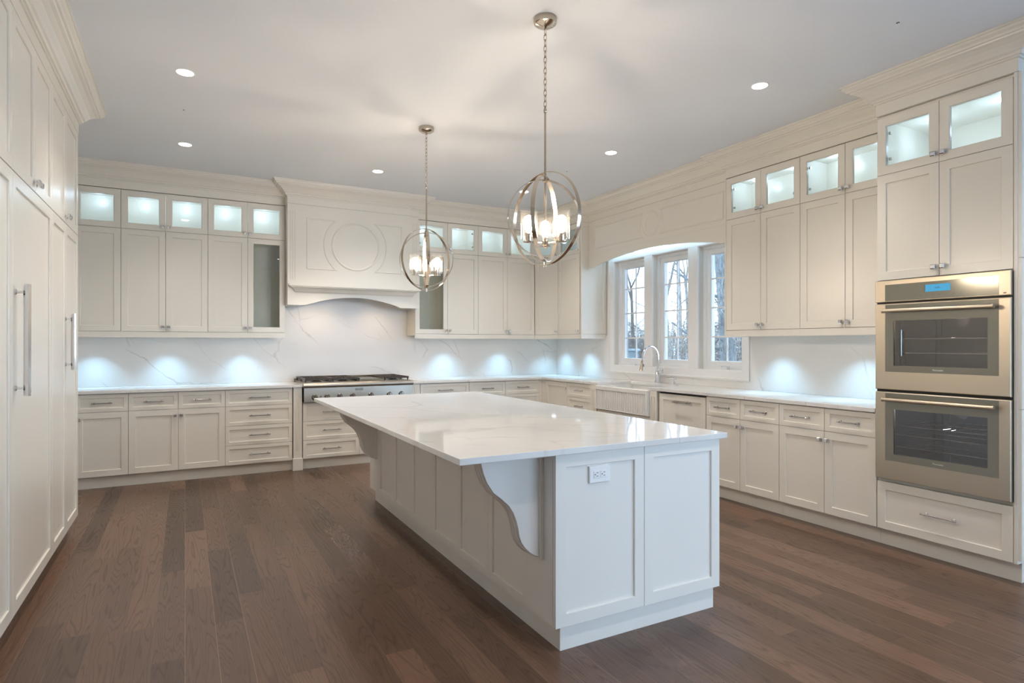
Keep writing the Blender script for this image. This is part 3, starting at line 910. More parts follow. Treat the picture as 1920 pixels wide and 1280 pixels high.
# dishwasher
t = thing('dishwasher', 'built-in dishwasher behind a white panel right of the sink', 'dishwasher', (4.4, 4.22, 0))
finish('body', MB(FRB).box(-4.533, -3.920, -0.59, -0.024, 0.112, 0.876), M['black'], t); toe(FRB, -4.530, -3.920, t)
d = shaker(FRB, -4.528, -3.924, ZB0, 0.866, t, 'door_panel')
pull(FRB, -4.205, 0.800, 0.215, d, -0.001, 'darknickel', 0.0062)
base_unit(FRB, -3.917, -3.165, 'two-door two-drawer base cabinet right of the dishwasher', [(-3.917, -3.544, 'r'), (-3.544, -3.165, 'l')])
base_unit(FRB, -3.164, -2.406, 'two-door two-drawer base cabinet next to the oven tower', [(-3.164, -2.784, 'r'), (-2.784, -2.406, 'l')])

# ------------------------------------------------------------ worktops
def slab(name, label, boxes, mat, z0=0.8855, z1=0.914):
    m = MB()
    for b in boxes: m.box(*b, z0, z1)
    o = finish(name, m, M[mat], bevel=0.0022, bseg=2); tag(o, label, 'worktop'); return o
slab('worktop', 'white quartz worktop left of the range', [(XL+0.001, 1.108, 6.7217, YW-0.001)], 'quartz_top')
def worktop_L():
    poly = [(2.322, 6.7217), (4.0825, 6.7217), (4.0825, 5.5015), (4.545, 5.5015), (4.545, 4.688), (4.0825, 4.688), (4.0825, 2.4065), (XW-0.001, 2.4065), (XW-0.001, YW-0.001), (2.322, YW-0.001)]
    z0, z1 = 0.8855, 0.914
    rects = [(2.322, 4.0825, 6.7217, YW-0.001), (4.0825, XW-0.001, 5.5015, YW-0.001), (4.545, XW-0.001, 4.688, 5.5015), (4.0825, XW-0.001, 2.4065, 4.688)]
    xs = sorted({r[0] for r in rects} | {r[1] for r in rects}); ys_ = sorted({r[2] for r in rects} | {r[3] for r in rects})
    bm = bmesh.new(); vs = {}
    def V(x, y):
        if (x, y) not in vs: vs[(x, y)] = bm.verts.new((x, y, z1))
        return vs[(x, y)]
    for x0, x1 in zip(xs, xs[1:]):
        for y0, y1 in zip(ys_, ys_[1:]):
            cx, cy = (x0+x1)/2, (y0+y1)/2
            if any(a < cx < b and c < cy < d for a, b, c, d in rects):
                bm.faces.new([V(x0, y0), V(x1, y0), V(x1, y1), V(x0, y1)])
    r = bmesh.ops.extrude_face_region(bm, geom=bm.faces[:])
    for g in r['geom']:
        if isinstance(g, bmesh.types.BMVert): g.co.z = z0
    bmesh.ops.recalc_face_normals(bm, faces=bm.faces)
    me = bpy.data.meshes.new('worktop'); bm.to_mesh(me); bm.free(); me.materials.append(M['quartz_top'])
    o = bpy.data.objects.new('worktop', me); COL.objects.link(o)
    b = o.modifiers.new('bevel', 'BEVEL'); b.width = 0.002; b.segments = 2; b.limit_method = 'ANGLE'
    tag(o, 'L-shaped white quartz worktop with the sink cut-out, right of the range', 'worktop')
worktop_L()

# ------------------------------------------------------------ farmhouse sink
def sink():
    t = thing('farmhouse_sink', 'white fireclay farmhouse sink with a ribbed front', 'sink', (4.3, 5.09, 0.6205))
    m = MB()
    x0, x1, y0, y1, z0, z1 = 4.064, 4.60, 4.652, 5.528, 0.6205, 0.8845
    tk = 0.024
    # outer shell and inner basin, one closed surface
    def rc(xa, xb, ya, yb, z): return [(xa, ya, z), (xb, ya, z), (xb, yb, z), (xa, yb, z)]
    m.loft([rc(x0+0.004, x1, y0+0.004, y1-0.004, z0), rc(x0, x1, y0, y1, z0+0.006), rc(x0, x1, y0, y1, z1-0.004), rc(x0+0.004, x1-0.004, y0+0.004, y1-0.004, z1),
            rc(x0+0.036, x1-0.03, y0+0.034, y1-0.034, z1), rc(x0+0.040, x1-0.034, y0+0.038, y1-0.038, z1-0.004), rc(x0+0.046, x1-0.04, y0+0.044, y1-0.044, z0+0.04), rc(x0+0.056, x1-0.05, y0+0.054, y1-0.054, z0+0.030)])
    finish('basin', m, M['porcelain'], t, smooth=True)
    m = MB(); n = 22
    a, b = y0+0.035, y1-0.035
    for i in range(n):
        yc = a+(b-a)*(i+0.5)/n; hw = (b-a)/n*0.36
        poly = [(yc-hw, z0+0.018), (yc+hw, z0+0.018), (yc+hw, z1-0.050), (yc-hw, z1-0.050)]
        rr = []
        for z in (z0+0.016, z0+0.024, z1-0.056, z1-0.046):
            k = 0.25 if z in (z0+0.016, z1-0.046) else 1.0
            rr.append([(x0+0.001, yc-hw, z), (x0-0.010*k, yc-hw*0.55, z), (x0-0.013*k, yc, z), (x0-0.010*k, yc+hw*0.55, z), (x0+0.001, yc+hw, z)])
        m.loft(rr)
    m.box(x0-0.016, x0+0.001, y0+0.004, y1-0.004, z1-0.044, z1-0.004)
    m.box(x0-0.016, x0+0.001, y0+0.004, y0+0.030, z0+0.006, z1-0.044)
    m.box(x0-0.016, x0+0.001, y1-0.030, y1-0.004, z0+0.006, z1-0.044)
    m.box(x0-0.016, x0+0.001, y0+0.030, y1-0.030, z0+0.006, z0+0.014)
    finish('ribbed_apron', m, M['porcelain'], t, smooth=True, bevel=0.002)
    finish('drain', MB().lathe((4.34, 5.09, z0+0.0305), [(0.045, 0), (0.045, 0.003), (0.035, 0.004), (0.03, 0.001)], 20), M['chrome'], t)
sink()

def faucet():
    x, y, z = 4.636, 5.09, 0.9145
    x, y = 4.632, 5.14
    t = thing('kitchen_faucet', 'tall gooseneck pull-down faucet behind the sink', 'faucet', (x, y, z))
    m = MB()
    m.lathe((x, y, z), [(0.034, 0), (0.034, 0.006), (0.030, 0.010), (0.029, 0.125), (0.020, 0.145), (0.0150, 0.165)], 24)
    finish('base', m, M['chrome'], t, smooth=True)
    m = MB()
    zt = z+0.290; r = 0.115
    pts = [(x, y, z+0.150), (x, y, z+0.22), (x, y, zt)]
    for i in range(1, 15):
        a = PI*i/16
        pts.append((x-r+r*math.cos(a), y-0.02*(1-math.cos(a))/2, zt+r*math.sin(a)))
    pts.append((x-2*r-0.012, y-0.022, zt-0.04))
    m.tube(pts, 0.0125, 14)
    finish('spout', m, M['chrome'], t, smooth=True)
    m = MB()
    m.tube([(x-2*r-0.011, y-0.022, zt-0.035), (x-2*r-0.016, y-0.023, zt-0.06), (x-2*r-0.030, y-0.025, zt-0.15)], 0.014, 14, radii=[0.0135, 0.0145, 0.0185])
    sh = finish('spray_head', m, M['spray_metal'], t, smooth=True)
    finish('spray_button', MB().box(x-2*r-0.002, x-2*r+0.006, y-0.031, y-0.019, zt-0.105, zt-0.075), M['slot'], sh)
    m = MB()
    m.tube([(x, y-0.015, z+0.118), (x, y-0.075, z+0.124)], 0.016, 16, radii=[0.015, 0.017])
    m.tube([(x, y-0.07, z+0.130), (x+0.01, y-0.074, z+0.150)], 0.006, 8)
    finish('lever_handle', m, M['chrome'], t, smooth=True)
faucet()
def dispenser():
    x, y, z = 4.625, 4.865, 0.9145
    t = thing('soap_dispenser', 'small chrome soap dispenser right of the faucet', 'soap dispenser', (x, y, z))
    finish('base', MB().lathe((x, y, z), [(0.026, 0), (0.026, 0.004), (0.013, 0.008), (0.012, 0.030), (0.015, 0.034), (0.016, 0.060), (0.012, 0.066)], 20), M['chrome'], t, smooth=True)
    finish('nozzle', MB().tube([(x, y, z+0.060), (x-0.02, y+0.02, z+0.072), (x-0.065, y+0.05, z+0.066)], 0.006, 10), M['chrome'], t, smooth=True)
dispenser()

# ------------------------------------------------------------ range top
def text(s, size, mat, fr, u, v, z, parent, ext=0.0004, name='lettering'):
    cu = bpy.data.curves.new(name, 'FONT'); cu.body = s; cu.size = size; cu.extrude = ext; cu.align_x = 'CENTER'; cu.align_y = 'CENTER'
    tmp = bpy.data.objects.new('tmp', cu); COL.objects.link(tmp)
    bpy.context.view_layer.update()
    me = bpy.data.meshes.new_from_object(tmp.evaluated_get(bpy.context.evaluated_depsgraph_get()))
    bpy.data.objects.remove(tmp); me.name = name
    off = Vector((0, 0, 0)); r = parent
    while r is not None: off += r.location; r = r.parent
    for vt in me.vertices:
        c = vt.co.copy(); vt.co = fr(u+c.x, v+c.z, z+c.y)-off
    me.materials.clear(); me.materials.append(M[mat])
    o = bpy.data.objects.new(name, me); COL.objects.link(o); o.parent = parent
    return o

def rangetop():
    t = thing('gas_cooktop', 'stainless steel gas range top with griddle and seven knobs', 'stove', (1.715, 7.0, 0.72))
    u0, u1 = 1.1115, 2.3185
    m = MB(FB)
    m.box(u0, u1, -0.60, -0.0205, 0.7185, 0.918)
    finish('body', m, M['steel_cool'], t)
    # bullnose and slanted control panel
    m = MB(FB)
    prof = [(-0.020, 0.930), (0.040, 0.930), (0.056, 0.926), (0.066, 0.916), (0.070, 0.902), (0.066, 0.886), (0.056, 0.877), (-0.020, 0.877)]
    m.prism(prof, u0-0.006, u1+0.006, 'vz')
    finish('bullnose', m, M['steel_cool'], t, smooth=True)
    m = MB(FB)
    m.prism([(-0.020, 0.8765), (0.052, 0.8765), (0.052, 0.724), (-0.020, 0.724)], u0, u1, 'vz')
    cp = finish('control_panel', m, M['steel_cool'], t, bevel=0.002)
    for k in (1.222, 1.353, 1.490, 1.628, 1.832, 2.044, 2.184):
        m = MB(FB)
        m.lathe((k, 0.0525, 0.775), [(0.033, 0), (0.033, 0.003), (0.030, 0.005)], 24, 'v')
        m.lathe((k, 0.0575, 0.775), [(0.0235, 0), (0.0235, 0.020), (0.021, 0.024)], 24, 'v')
        m.box(k-0.005, k+0.005, 0.080, 0.094, 0.753, 0.797)
        finish('knob', m, M['gunmetal'], cp, smooth=True)
    finish('igniter_button', MB(FB).lathe((1.287, 0.0525, 0.78), [(0.008, 0), (0.006, 0.006)], 12, 'v'), M['slot'], cp)
    pl = finish('name_plate', MB(FB).box(1.657, 1.743, 0.0522, 0.0545, 0.834, 0.862), M['darknickel'], cp)
    text('Thermador', 0.0165, 'dark_ink', FB, 1.70, 0.0550, 0.848, pl)
    # cooking surface
    finish('burner_tray', MB(FB).box(u0+0.01, u1-0.01, -0.585, 0.020, 0.9185, 0.9315), M['steel_cool'], t)
    finish('back_trim', MB(FB).box(u0, u1, -0.605, -0.587, 0.9185, 0.948), M['steel_cool'], t)
    W = (u1-u0-0.04)/4
    for i in range(4):
        a = u0+0.02+i*W; b = a+W-0.008
        if i == 2:
            m = MB(FB); m.box(a, b, -0.57, 0.0, 0.932, 0.955); m.box(a, b, -0.57, -0.555, 0.955, 0.972)
            m.box(a, a+0.008, -0.555, 0.0, 0.955, 0.968); m.box(b-0.008, b, -0.555, 0.0, 0.955, 0.968)
            finish('griddle', m, M['griddle'], t, bevel=0.002); continue
        m = MB(FB); zt0, zt1 = 0.955, 0.974
        for v0, v1 in ((-0.57, -0.287), (-0.283, 0.0)):
            m.box(a, b, v0, v0+0.014, zt0, zt1); m.box(a, b, v1-0.014, v1, zt0, zt1)
            m.box(a, a+0.014, v0+0.014, v1-0.014, zt0, zt1); m.box(b-0.014, b, v0+0.014, v1-0.014, zt0, zt1)
            cu, cv = (a+b)/2, (v0+v1)/2
            for k in range(8):
                an = PI/8+k*PI/4
                ca, sa_ = math.cos(an), math.sin(an)
                R = min(((b-a)/2-0.01)/max(abs(ca), 1e-6), ((v1-v0)/2-0.01)/max(abs(sa_), 1e-6))
                m.tube([(cu+ca*0.035, cv+sa_*0.035, zt1-0.004), (cu+ca*R, cv+sa_*R, zt1-0.009)], 0.007, 6)
            for fu in (a+0.007, b-0.007):
                for fv in (v0+0.02, v1-0.02): m.box(fu-0.007, fu+0.007, fv-0.007, fv+0.007, 0.932, zt0)
        finish('grate', m, M['iron'], t)
        for cv in (-0.4285, -0.1415):
            m = MB(FB); cu = (a+b)/2
            m.lathe((cu, cv, 0.932), [(0.055, 0), (0.055, 0.006), (0.035, 0.010), (0.035, 0.018), (0.028, 0.022)], 20)
            finish('burner', m, M['iron'], t, smooth=True)
rangetop()

# ------------------------------------------------------------ oven tower
t = thing('oven_tower_cabinet', 'tall white cabinet housing the double ovens, glass doors on top', 'cabinet', (4.41, 2.01, 0))
u0, u1 = -2.404, -1.621
m = MB(FRB)
m.box(u0, u0+0.018, -0.64, -0.0205, 0.112, 2.872); m.box(u1-0.018, u1, -0.64, 0.0, 0.112, 2.872)
m.box(u0+0.018, u1-0.018, -0.64, -0.63, 0.112, 2.872)
for z in (0.112, 0.432, 1.762, 2.464, 2.854): m.box(u0+0.018, u1-0.018, -0.63, -0.0215, z, z+0.018)
finish('body', m, M['paint'], t)
finish('toe_kick', MB(FRB).box(u0, u1+0.0, -0.64, -0.05, 0, 0.1115), M['paint'], t)
slab = shaker(FRB, -2.402, -1.641, ZB0, 0.432, t, 'drawer', stile=0.055); pull(FRB, -2.018, 0.277, 0.205, slab, -0.009, 'chrome')
for a, b, s in ((-2.402, -2.0215, 'r'), (-2.0215, -1.641, 'l')):
    d = shaker(FRB, a, b, 1.769, 2.473, t); knob(FRB, b-0.026 if s == 'r' else a+0.026, 1.826, d)
    d = shaker(FRB, a, b, 2.473, 2.853, t, 'glazed_door', glazed=True, hinge='l' if s == 'r' else None); knob(FRB, b-0.026 if s == 'r' else a+0.026, 2.525, d)
for yy in (2.2, 1.83):
    finish('puck_light', MB().lathe((4.42, yy, 2.8465), [(0.024, 0.0), (0.027, 0.002), (0.027, 0.0075)], 16), M['puck'], t)
    light('cabinet_glow', 'POINT', (4.42, yy, 2.74), CAB_W*1.2, CABC, parent=t, off=(4.41, 2.01, 0), shadow_soft_size=0.03)
FTE = Fr((0, 1.621), (1, 0), (0, -1))
for z0, z1 in ((0.13, 0.98), (0.98, 1.83), (1.83, 2.872)):
    shaker(FTE, 4.10, 4.735, z0, z1, t, 'end_panel', v1=0.018, th=0.0175)

def ovens():
    t = thing('double_oven', 'stainless steel double wall oven with blue display', 'oven', (4.3, 2.01, 0.455))
    a, b = -2.400, -1.6425
    V0, V1 = 0.0015, 0.024
    m = MB(FRB)      # cavities: two hollow boxes
    for z0, z1 in ((0.56, 0.99), (1.13, 1.56)):
        pass
    m.box(a+0.03, b-0.03, -0.60, -0.59, 0.47, 1.74)
    m.box(a+0.03, a+0.05, -0.59, -0.03, 0.47, 1.74); m.box(b-0.05, b-0.03, -0.59, -0.03, 0.47, 1.74)
    for z0, z1 in ((0.47, 0.575), (0.965, 1.15), (1.55, 1.74)): m.box(a+0.05, b-0.05, -0.59, -0.03, z0, z1)
    finish('housing', m, M['cavity'], t)
    m = MB(FRB); m.box(a, b, -0.028, 0.001, 0.462, 0.575).box(a, b, -0.028, 0.001, 0.97, 1.145).box(a, b, -0.028, 0.001, 1.55, 1.758)
    m.box(a, a+0.02, -0.028, 0.001, 0.575, 0.97).box(b-0.02, b, -0.028, 0.001, 0.575, 0.97).box(a, a+0.02, -0.028, 0.001, 1.145, 1.55).box(b-0.02, b, -0.028, 0.001, 1.145, 1.55)
    finish('inner_frame', m, M['black'], t)
    # control panel
    m = MB(FRB)
    m.rects([(0, V0), (0, V1-0.003), (0.003, V1), (0.012, V1)], a, b, 1.623, 1.764)
    cp = finish('control_panel', m, M['steel'], t)
    finish('glass_strip', MB(FRB).box(-2.334, -1.700, V1-0.001, V1+0.0015, 1.628, 1.736), M['steel_dark'], cp)
    ds = finish('display', MB(FRB).box(-2.087, -1.947, V1+0.001, V1+0.0025, 1.673, 1.717), M['display'], cp)
    text('12:00', 0.013, 'ink', FRB, -2.02, V1+0.003, 1.695, ds)
    for k, uu in enumerate((-2.15, -2.115, -2.08, -2.045, -2.008, -1.97, -1.93, -1.89)):
        finish('touch_mark', MB(FRB).box(uu-0.006, uu+0.006, V1+0.0014, V1+0.0020, 1.653, 1.6555), M['dark_ink'], cp)
    bd = finish('badge', MB(FRB).box(-1.678, -1.664, V1-0.001, V1+0.001, 1.633, 1.640), M['dark_ink'], cp)
    text('fi', 0.010, 'pale_ink', FRB, -1.655, V1+0.0005, 1.637, bd)
    for (z0, z1, pz0, pz1, wz0, wz1, hz, lz, cav) in ((1.048, 1.611, 1.164, 1.605, 1.205, 1.500, 1.563, 1.184, 'cavity'), (0.458, 1.030, 0.580, 1.024, 0.627, 0.921, 0.984, 0.604, 'cavity2')):
        m = MB(FRB)
        # steel door with a window hole: nested rectangles whose hole is not centred -> explicit rings
        def R(ua, ub, za, zb, v): return [(ua, v, za), (ub, v, za), (ub, v, zb), (ua, v, zb)]
        w0, w1 = -2.281, -1.755
        m.loft([R(a, b, z0, z1, V0), R(a, b, z0, z1, V1-0.004), R(a+0.004, b-0.004, z0+0.004, z1-0.004, V1), R(-2.334, -1.700, pz0, pz1, V1), R(-2.334, -1.700, pz0, pz1, V1-0.003), R(w0, w1, wz0, wz1, V1-0.003), R(w0, w1, wz0, wz1, V0)], wrap=True)
        d = finish('oven_door', m, M['steel'], t)
        m = MB(FRB)
        m.loft([R(-2.333, -1.701, pz0+0.001, pz1-0.001, V1-0.0025), R(-2.333, -1.701, pz0+0.001, pz1-0.001, V1-0.0005), R(w0, w1, wz0, wz1, V1-0.0005), R(w0, w1, wz0, wz1, V1-0.0025)], wrap=True)
        finish('door_glass_border', m, M['steel_dark'], d)
        finish('door_window', MB(FRB).box(w0-0.001, w1+0.001, V1-0.008, V1-0.004, wz0-0.001, wz1+0.001), M['ovenglass'], d)
        m = MB(FRB)
        m.tube([(-2.325, V1+0.048, hz), (-1.705, V1+0.048, hz)], 0.0125, 18)
        for uu in (-2.30, -1.73):
            m.tube([(uu, V1-0.001, hz), (uu, V1+0.048, hz)], 0.010, 12)
        for uu in (-2.327, -1.713): m.lathe((uu, V1+0.048, hz), [(0.0145, 0), (0.0145, 0.010)], 18, 'u')
        finish('door_handle', m, M['steel'], d, smooth=True)
        text('Thermador', 0.0135, 'pale_ink', FRB, -2.017, V1+0.0002, lz, d)
        m = MB(FRB)
        m.box(-2.336, -1.70, -0.585, -0.58, wz0-0.03, wz1+0.03)
        m.box(-2.336, -2.331, -0.58, -0.045, wz0-0.03, wz1+0.03); m.box(-1.716, -1.711, -0.58, -0.045, wz0-0.03, wz1+0.03)
        finish('oven_liner', m, M[cav], t)
        nr = (0.28, 0.60) if cav == 'cavity' else (0.15, 0.42, 0.62)
        for q in nr:
            z = wz0+(wz1-wz0)*q
            m = MB(FRB)
            for v in (-0.05, -0.30, -0.54): m.tube([(-2.33, v, z), (-1.717, v, z)], 0.0028, 6)
            for k in range(13): m.tube([(-2.30+k*0.046, -0.54, z+0.003), (-2.30+k*0.046, -0.05, z+0.003)], 0.0018, 5)
            finish('oven_rack', m, M['chrome'], t)
    lo = light('oven_lamp', 'POINT', (4.35, 2.01, 0.90), 0.7, (0.7, 0.85, 1.0), parent=t, off=(4.3, 2.01, 0.455), shadow_soft_size=0.03)
    lo = light('oven_lamp', 'POINT', (4.35, 2.01, 1.49), 0.35, (1.0, 0.85, 0.75), parent=t, off=(4.3, 2.01, 0.455), shadow_soft_size=0.03)
ovens()

# ------------------------------------------------------------ tall cabinets at the left
def bar(fr, u, v, z0, z1, parent, zm):
    m = MB(fr)
    r = 0.0150
    m.prism([(u+r*math.cos(PI*k/4+PI/8), v+r*math.sin(PI*k/4+PI/8)) for k in range(8)], z0, z1, 'uv')
    for z in zm:
        m.tube([(u, -0.001, z), (u, v, z)], 0.006, 10)
        m.lathe((u, 0, z), [(0.013, 0), (0.013, 0.005), (0.009, 0.008)], 14, 'v')
    return finish('bar_handle', m, M['chrome'], parent, smooth=True)
def tall(u0, u1, label, uppers, lowers, bars=(), name='tall_cabinet', cat='cabinet'):
    p = FL((u0+u1)/2, -0.3, 0)
    t = thing(name, label, cat, (p.x, p.y, 0), 'tall cabinets along the left wall' if cat == 'cabinet' else None)
    finish('body', MB(FL).box(u0, u1, -0.635, -0.0205, 0.10, 2.872), M['paint'], t)
    finish('toe_kick', MB(FL).box(u0, u1, -0.60, -0.08, 0.0, 0.0995), M['paint'], t)
    for a, b, s in uppers:
        d = shaker(FL, a, b, 2.136, 2.876, t, 'upper_door')
        if s: knob(FL, b-0.035 if s == 'r' else a+0.035, 2.180, d)
    for i, (a, b) in enumerate(lowers):
        d = shaker(FL, a, b, 0.105, 2.134, t, 'lower_door', stile=0.062)
        if i in dict(bars): u, z0, z1, zm = dict(bars)[i]; bar(FL, u, 0.046, z0, z1, d, zm)
tall(1.70, 2.552, 'tall white cabinet at the very left edge of the photo', [(1.70, 2.12, 'r'), (2.12, 2.552, 'l')], [(1.70, 2.12), (2.12, 2.552)])
tall(2.553, 3.474, 'tall white cabinet with flat panel left of the long chrome handle', [(2.553, 3.012, 'r'), (3.012, 3.474, 'l')], [(2.553, 3.474)])
tall(3.475, 4.396, 'panel-front built-in fridge with the longest chrome bar handle', [(3.475, 3.940, 'r'), (3.940, 4.396, 'l')], [(3.475, 4.396)], bars=[(0, (3.508, 1.108, 1.622, (1.145, 1.585)))], name='built_in_fridge', cat='fridge')
tall(4.397, 5.362, 'tall white pantry with the shorter chrome bar handle, at the corner end', [(4.397, 4.862, 'r'), (4.862, 5.362, 'l')], [(4.397, 4.862), (4.862, 5.362)], bars=[(0, (4.822, 1.180, 1.545, (1.215, 1.510)))])

# ------------------------------------------------------------ island
def island():
    t = thing('kitchen_island', 'long white kitchen island with shaker panels and curved brackets', 'island', (1.91, 3.7, 0))
    X0, X1, Y0, Y1 = 1.424, 2.394, 2.222, 5.17
    finish('body', MB().box(X0+0.0, X1-0.02, Y0, Y1-0.02, 0.112, 0.8675), M['island'], t)
    m = MB(); m.box(1.447, 2.379, 2.228, 5.150, 0.0, 0.1115)
    finish('plinth', m, M['island'], t)
    FE = Fr((0, 2.20), (1, 0), (0, -1))
    for a, b in ((1.405, 1.9005), (1.9005, 2.396)): shaker(FE, a, b, 0.113, 0.8665, t, 'end_panel', mat='island', th=0.0215, gap=0.001)
    FI = Fr((1.405, 0), (0, 1), (-1, 0))
    m = MB(FI); m.box(2.2225, 2.445, -0.0185, 0.0, 0.113, 0.8665)
    finish('corner_panel', m, M['island'], t)
    ed = [2.446+0.4085*i for i in range(7)]
    for a, b in zip(ed, ed[1:]): shaker(FI, a, b, 0.113, 0.8665, t, 'side_panel', mat='island', th=0.0185, stile=0.045, gap=0.0008)
    finish('corner_panel', MB(FI).box(ed[-1]+0.001, 5.168, -0.0185, 0.0, 0.113, 0.8665), M['island'], t)
    FR_ = Fr((2.396, 0), (0, -1), (1, 0))
    for k in range(5):
        a = -5.168+k*0.5885; shaker(FR_, a, a+0.588, 0.113, 0.8665, t, 'cabinet_door', mat='island', th=0.0215)
    # brackets
    top = 0.8665
    pr = [(1.095, top), (1.103, 0.834), (1.112, 0.800), (1.130, 0.755), (1.161, 0.709), (1.200, 0.678), (1.235, 0.645), (1.258, 0.610), (1.274, 0.570), (1.281, 0.540), (1.287, 0.505), (1.298, 0.475), (1.318, 0.447), (1.345, 0.422), (1.375, 0.405), (1.404, 0.395)]
    for y0, y1 in ((2.306, 2.396), (4.955, 5.045)):
        m = MB()
        for (xa, za), (xb, zb) in zip(pr, pr[1:]):
            m.prism([(xa, top), (xa, za), (xb, zb), (xb, top)] if abs(xa-pr[0][0]) > 1e-9 else [(xa, top), (xb, zb), (xb, top)], y0, y1, 'uz')
        # 'uz' extrudes along the second coordinate (y)
        br = finish('bracket', m, M['island'], t)
        # raised edge fillets following the curve
        m = MB()
        for yc in (y0+0.022, y0+0.045, y0+0.068):
            m.tube([(x-0.001, yc, z) for x, z in pr[1:]], 0.0075, 8)
        finish('bracket_reeding', m, M['island'], br, smooth=True)
        finish('bracket_plate', MB().box(1.386, 1.4045, y0-0.012, y1+0.012, 0.388, top), M['island'], br)
island()
m = MB(); m.box(0.944, 2.425, 2.175, 5.205, 0.8690, 0.897)
o = finish('island_worktop', m, M['quartz_island'], bevel=0.003, bseg=2); tag(o, 'glossy white veined quartz top of the island', 'worktop')

def outlet():
    FE = Fr((0, 2.20), (1, 0), (0, -1))
    t = thing('electrical_outlet', 'white double electrical outlet on the island end panel', 'outlet', (1.641, 2.2, 0.762))
    m = MB(FE); m.rects([(0, -0.0085), (0, -0.002), (0.003, 0.001), (0.01, 0.001)], 1.584, 1.698, 0.724, 0.800)
    pl = finish('cover_plate', m, M['plate'], t)
    for c in (1.623, 1.661):
        r = finish('receptacle', MB(FE).box(c-0.017, c+0.017, 0.0005, 0.0035, 0.746, 0.778), M['plate'], pl, bevel=0.001)
    for c in (1.623, 1.661):
        m = MB(FE); m.box(c-0.002, c+0.008, 0.003, 0.0040, 0.769, 0.7712).box(c-0.002, c+0.008, 0.003, 0.0040, 0.754, 0.7562)
        m.lathe((c-0.009, 0.003, 0.7625), [(0.0028, 0), (0.0028, 0.001)], 10, 'v')
        finish('socket_slots', m, M['slot'], pl)
outlet()

# ------------------------------------------------------------ pendants
def band_ring(m, c, R, az, wd=0.022, th=0.003, seg=72, sq=1.0):
    """flat band bent into a vertical circle; az = azimuth of the ring's plane"""
    dx, dy = math.cos(az), math.sin(az); nx, ny = -dy, dx
    rings = []
    for i in range(seg):
        a = 2*PI*i/seg; h, z = math.cos(a), math.sin(a)
        ring = []
        for rr, s in ((R, -1), (R, 1), (R-th, 1), (R-th, -1)):
            ring.append((c[0]+dx*h*rr+nx*s*wd/2, c[1]+dy*h*rr+ny*s*wd/2, c[2]+z*rr))
        rings.append(ring)
    m.loft(rings, wrap=True)
def pendant(x, y, label, az, ztop, zc, az_l):
    t = thing('orb_pendant', label, 'pendant light', (x, y, ZC), group='nickel orb pendants over the island')
    finish('canopy', MB().lathe((x, y, ZC), [(0.061, -0.0005), (0.063, -0.018), (0.060, -0.030), (0.045, -0.040), (0.015, -0.046), (0.008, -0.056)], 32), M['nickel'], t, smooth=True)
    # chain
    z = ZC-0.058; k = 0; m = MB()
    zr = zc+0.575
    n = int(round((z-zr)/0.030)); pitch = (z-zr)/n
    for k in range(n):
        zz = z-pitch*(k+0.5); L = pitch*0.5+0.005; W = 0.0085
        a = 0.5 if k % 2 == 0 else 0.5+PI/2
        pts = []
        for i in range(13):
            q = 2*PI*i/12
            h = W*math.cos(q); v = L*math.sin(q)
            pts.append((x+h*math.cos(a), y+h*math.sin(a), zz+v))
        m.tube(pts, 0.0021, 6, cap=False)
    finish('chain', m, M['nickel'], t, smooth=True)
    finish('rod', MB().tube([(x, y, zr+0.004), (x, y, zc+0.252)], 0.0060, 12).lathe((x, y, zr-0.004), [(0.006, 0), (0.009, 0.005), (0.009, 0.02), (0.004, 0.025)], 12), M['nickel'], t, smooth=True)
    for R, a in az:
        m = MB(); band_ring(m, (x, y, zc), R, a); finish('ring', m, M['nickel'], t, smooth=True)
    m = MB()
    m.tube([(x, y, zc+0.249), (x, y, zc-0.120)], 0.0065, 12)
    m.lathe((x, y, zc+0.195), [(0.006, 0), (0.014, 0.004), (0.014, 0.018), (0.006, 0.024)], 16)
    m.lathe((x, y, zc-0.142), [(0.006, -0.016), (0.012, -0.012), (0.012, -0.004), (0.020, 0.0), (0.020, 0.022), (0.006, 0.026)], 16)
    m.tube([(x, y, zc-0.256), (x, y, zc-0.204)], 0.006, 10)
    m.lathe((x, y, zc-0.262), [(0.004, 0), (0.009, 0.004), (0.009, 0.012)], 12)
    finish('stem', m, M['nickel'], t, smooth=True)
    for i in range(3):
        a = az_l+i*2*PI/3
        px, py = x+0.100*math.cos(a), y+0.100*math.sin(a)
        m = MB()
        m.tube([(x+0.015*math.cos(a), y+0.015*math.sin(a), zc-0.132), (px, py, zc-0.130)], 0.0045, 8)
        m.lathe((px, py, zc-0.136), [(0.010, 0), (0.030, 0.003), (0.030, 0.008), (0.012, 0.012)], 20)
        m.lathe((px, py, zc-0.126), [(0.016, 0), (0.0175, 0.004), (0.0175, 0.040), (0.013, 0.046)], 16)
        arm = finish('arm', m, M['nickel'], t, smooth=True)
        m = MB(); seg = 28; Ro, Ri = 0.0445, 0.0422
        rings = []
        for rr, zz in ((Ro, -0.118), (Ro, 0.034), (Ri, 0.034), (Ri, -0.118)):
            rings.append([(px+rr*math.cos(2*PI*j/seg), py+rr*math.sin(2*PI*j/seg), zc+zz) for j in range(seg)])
        m.loft(rings, wrap=True)
        finish('glass_shade', m, M['shade'], arm, smooth=True)
        m = MB(); m.lathe((px, py, zc-0.078), [(0.010, 0), (0.014, 0.010), (0.024, 0.030), (0.0295, 0.048), (0.029, 0.062), (0.022, 0.077), (0.010, 0.086)], 18)
        finish('bulb', m, M['bulb'], arm, smooth=True)
def view_az(x, y, deg):
    """azimuth of a ring plane turned deg from facing the room's entrance"""
    return math.atan2(y, x)-PI/2+math.radians(deg)
PX = 1.706
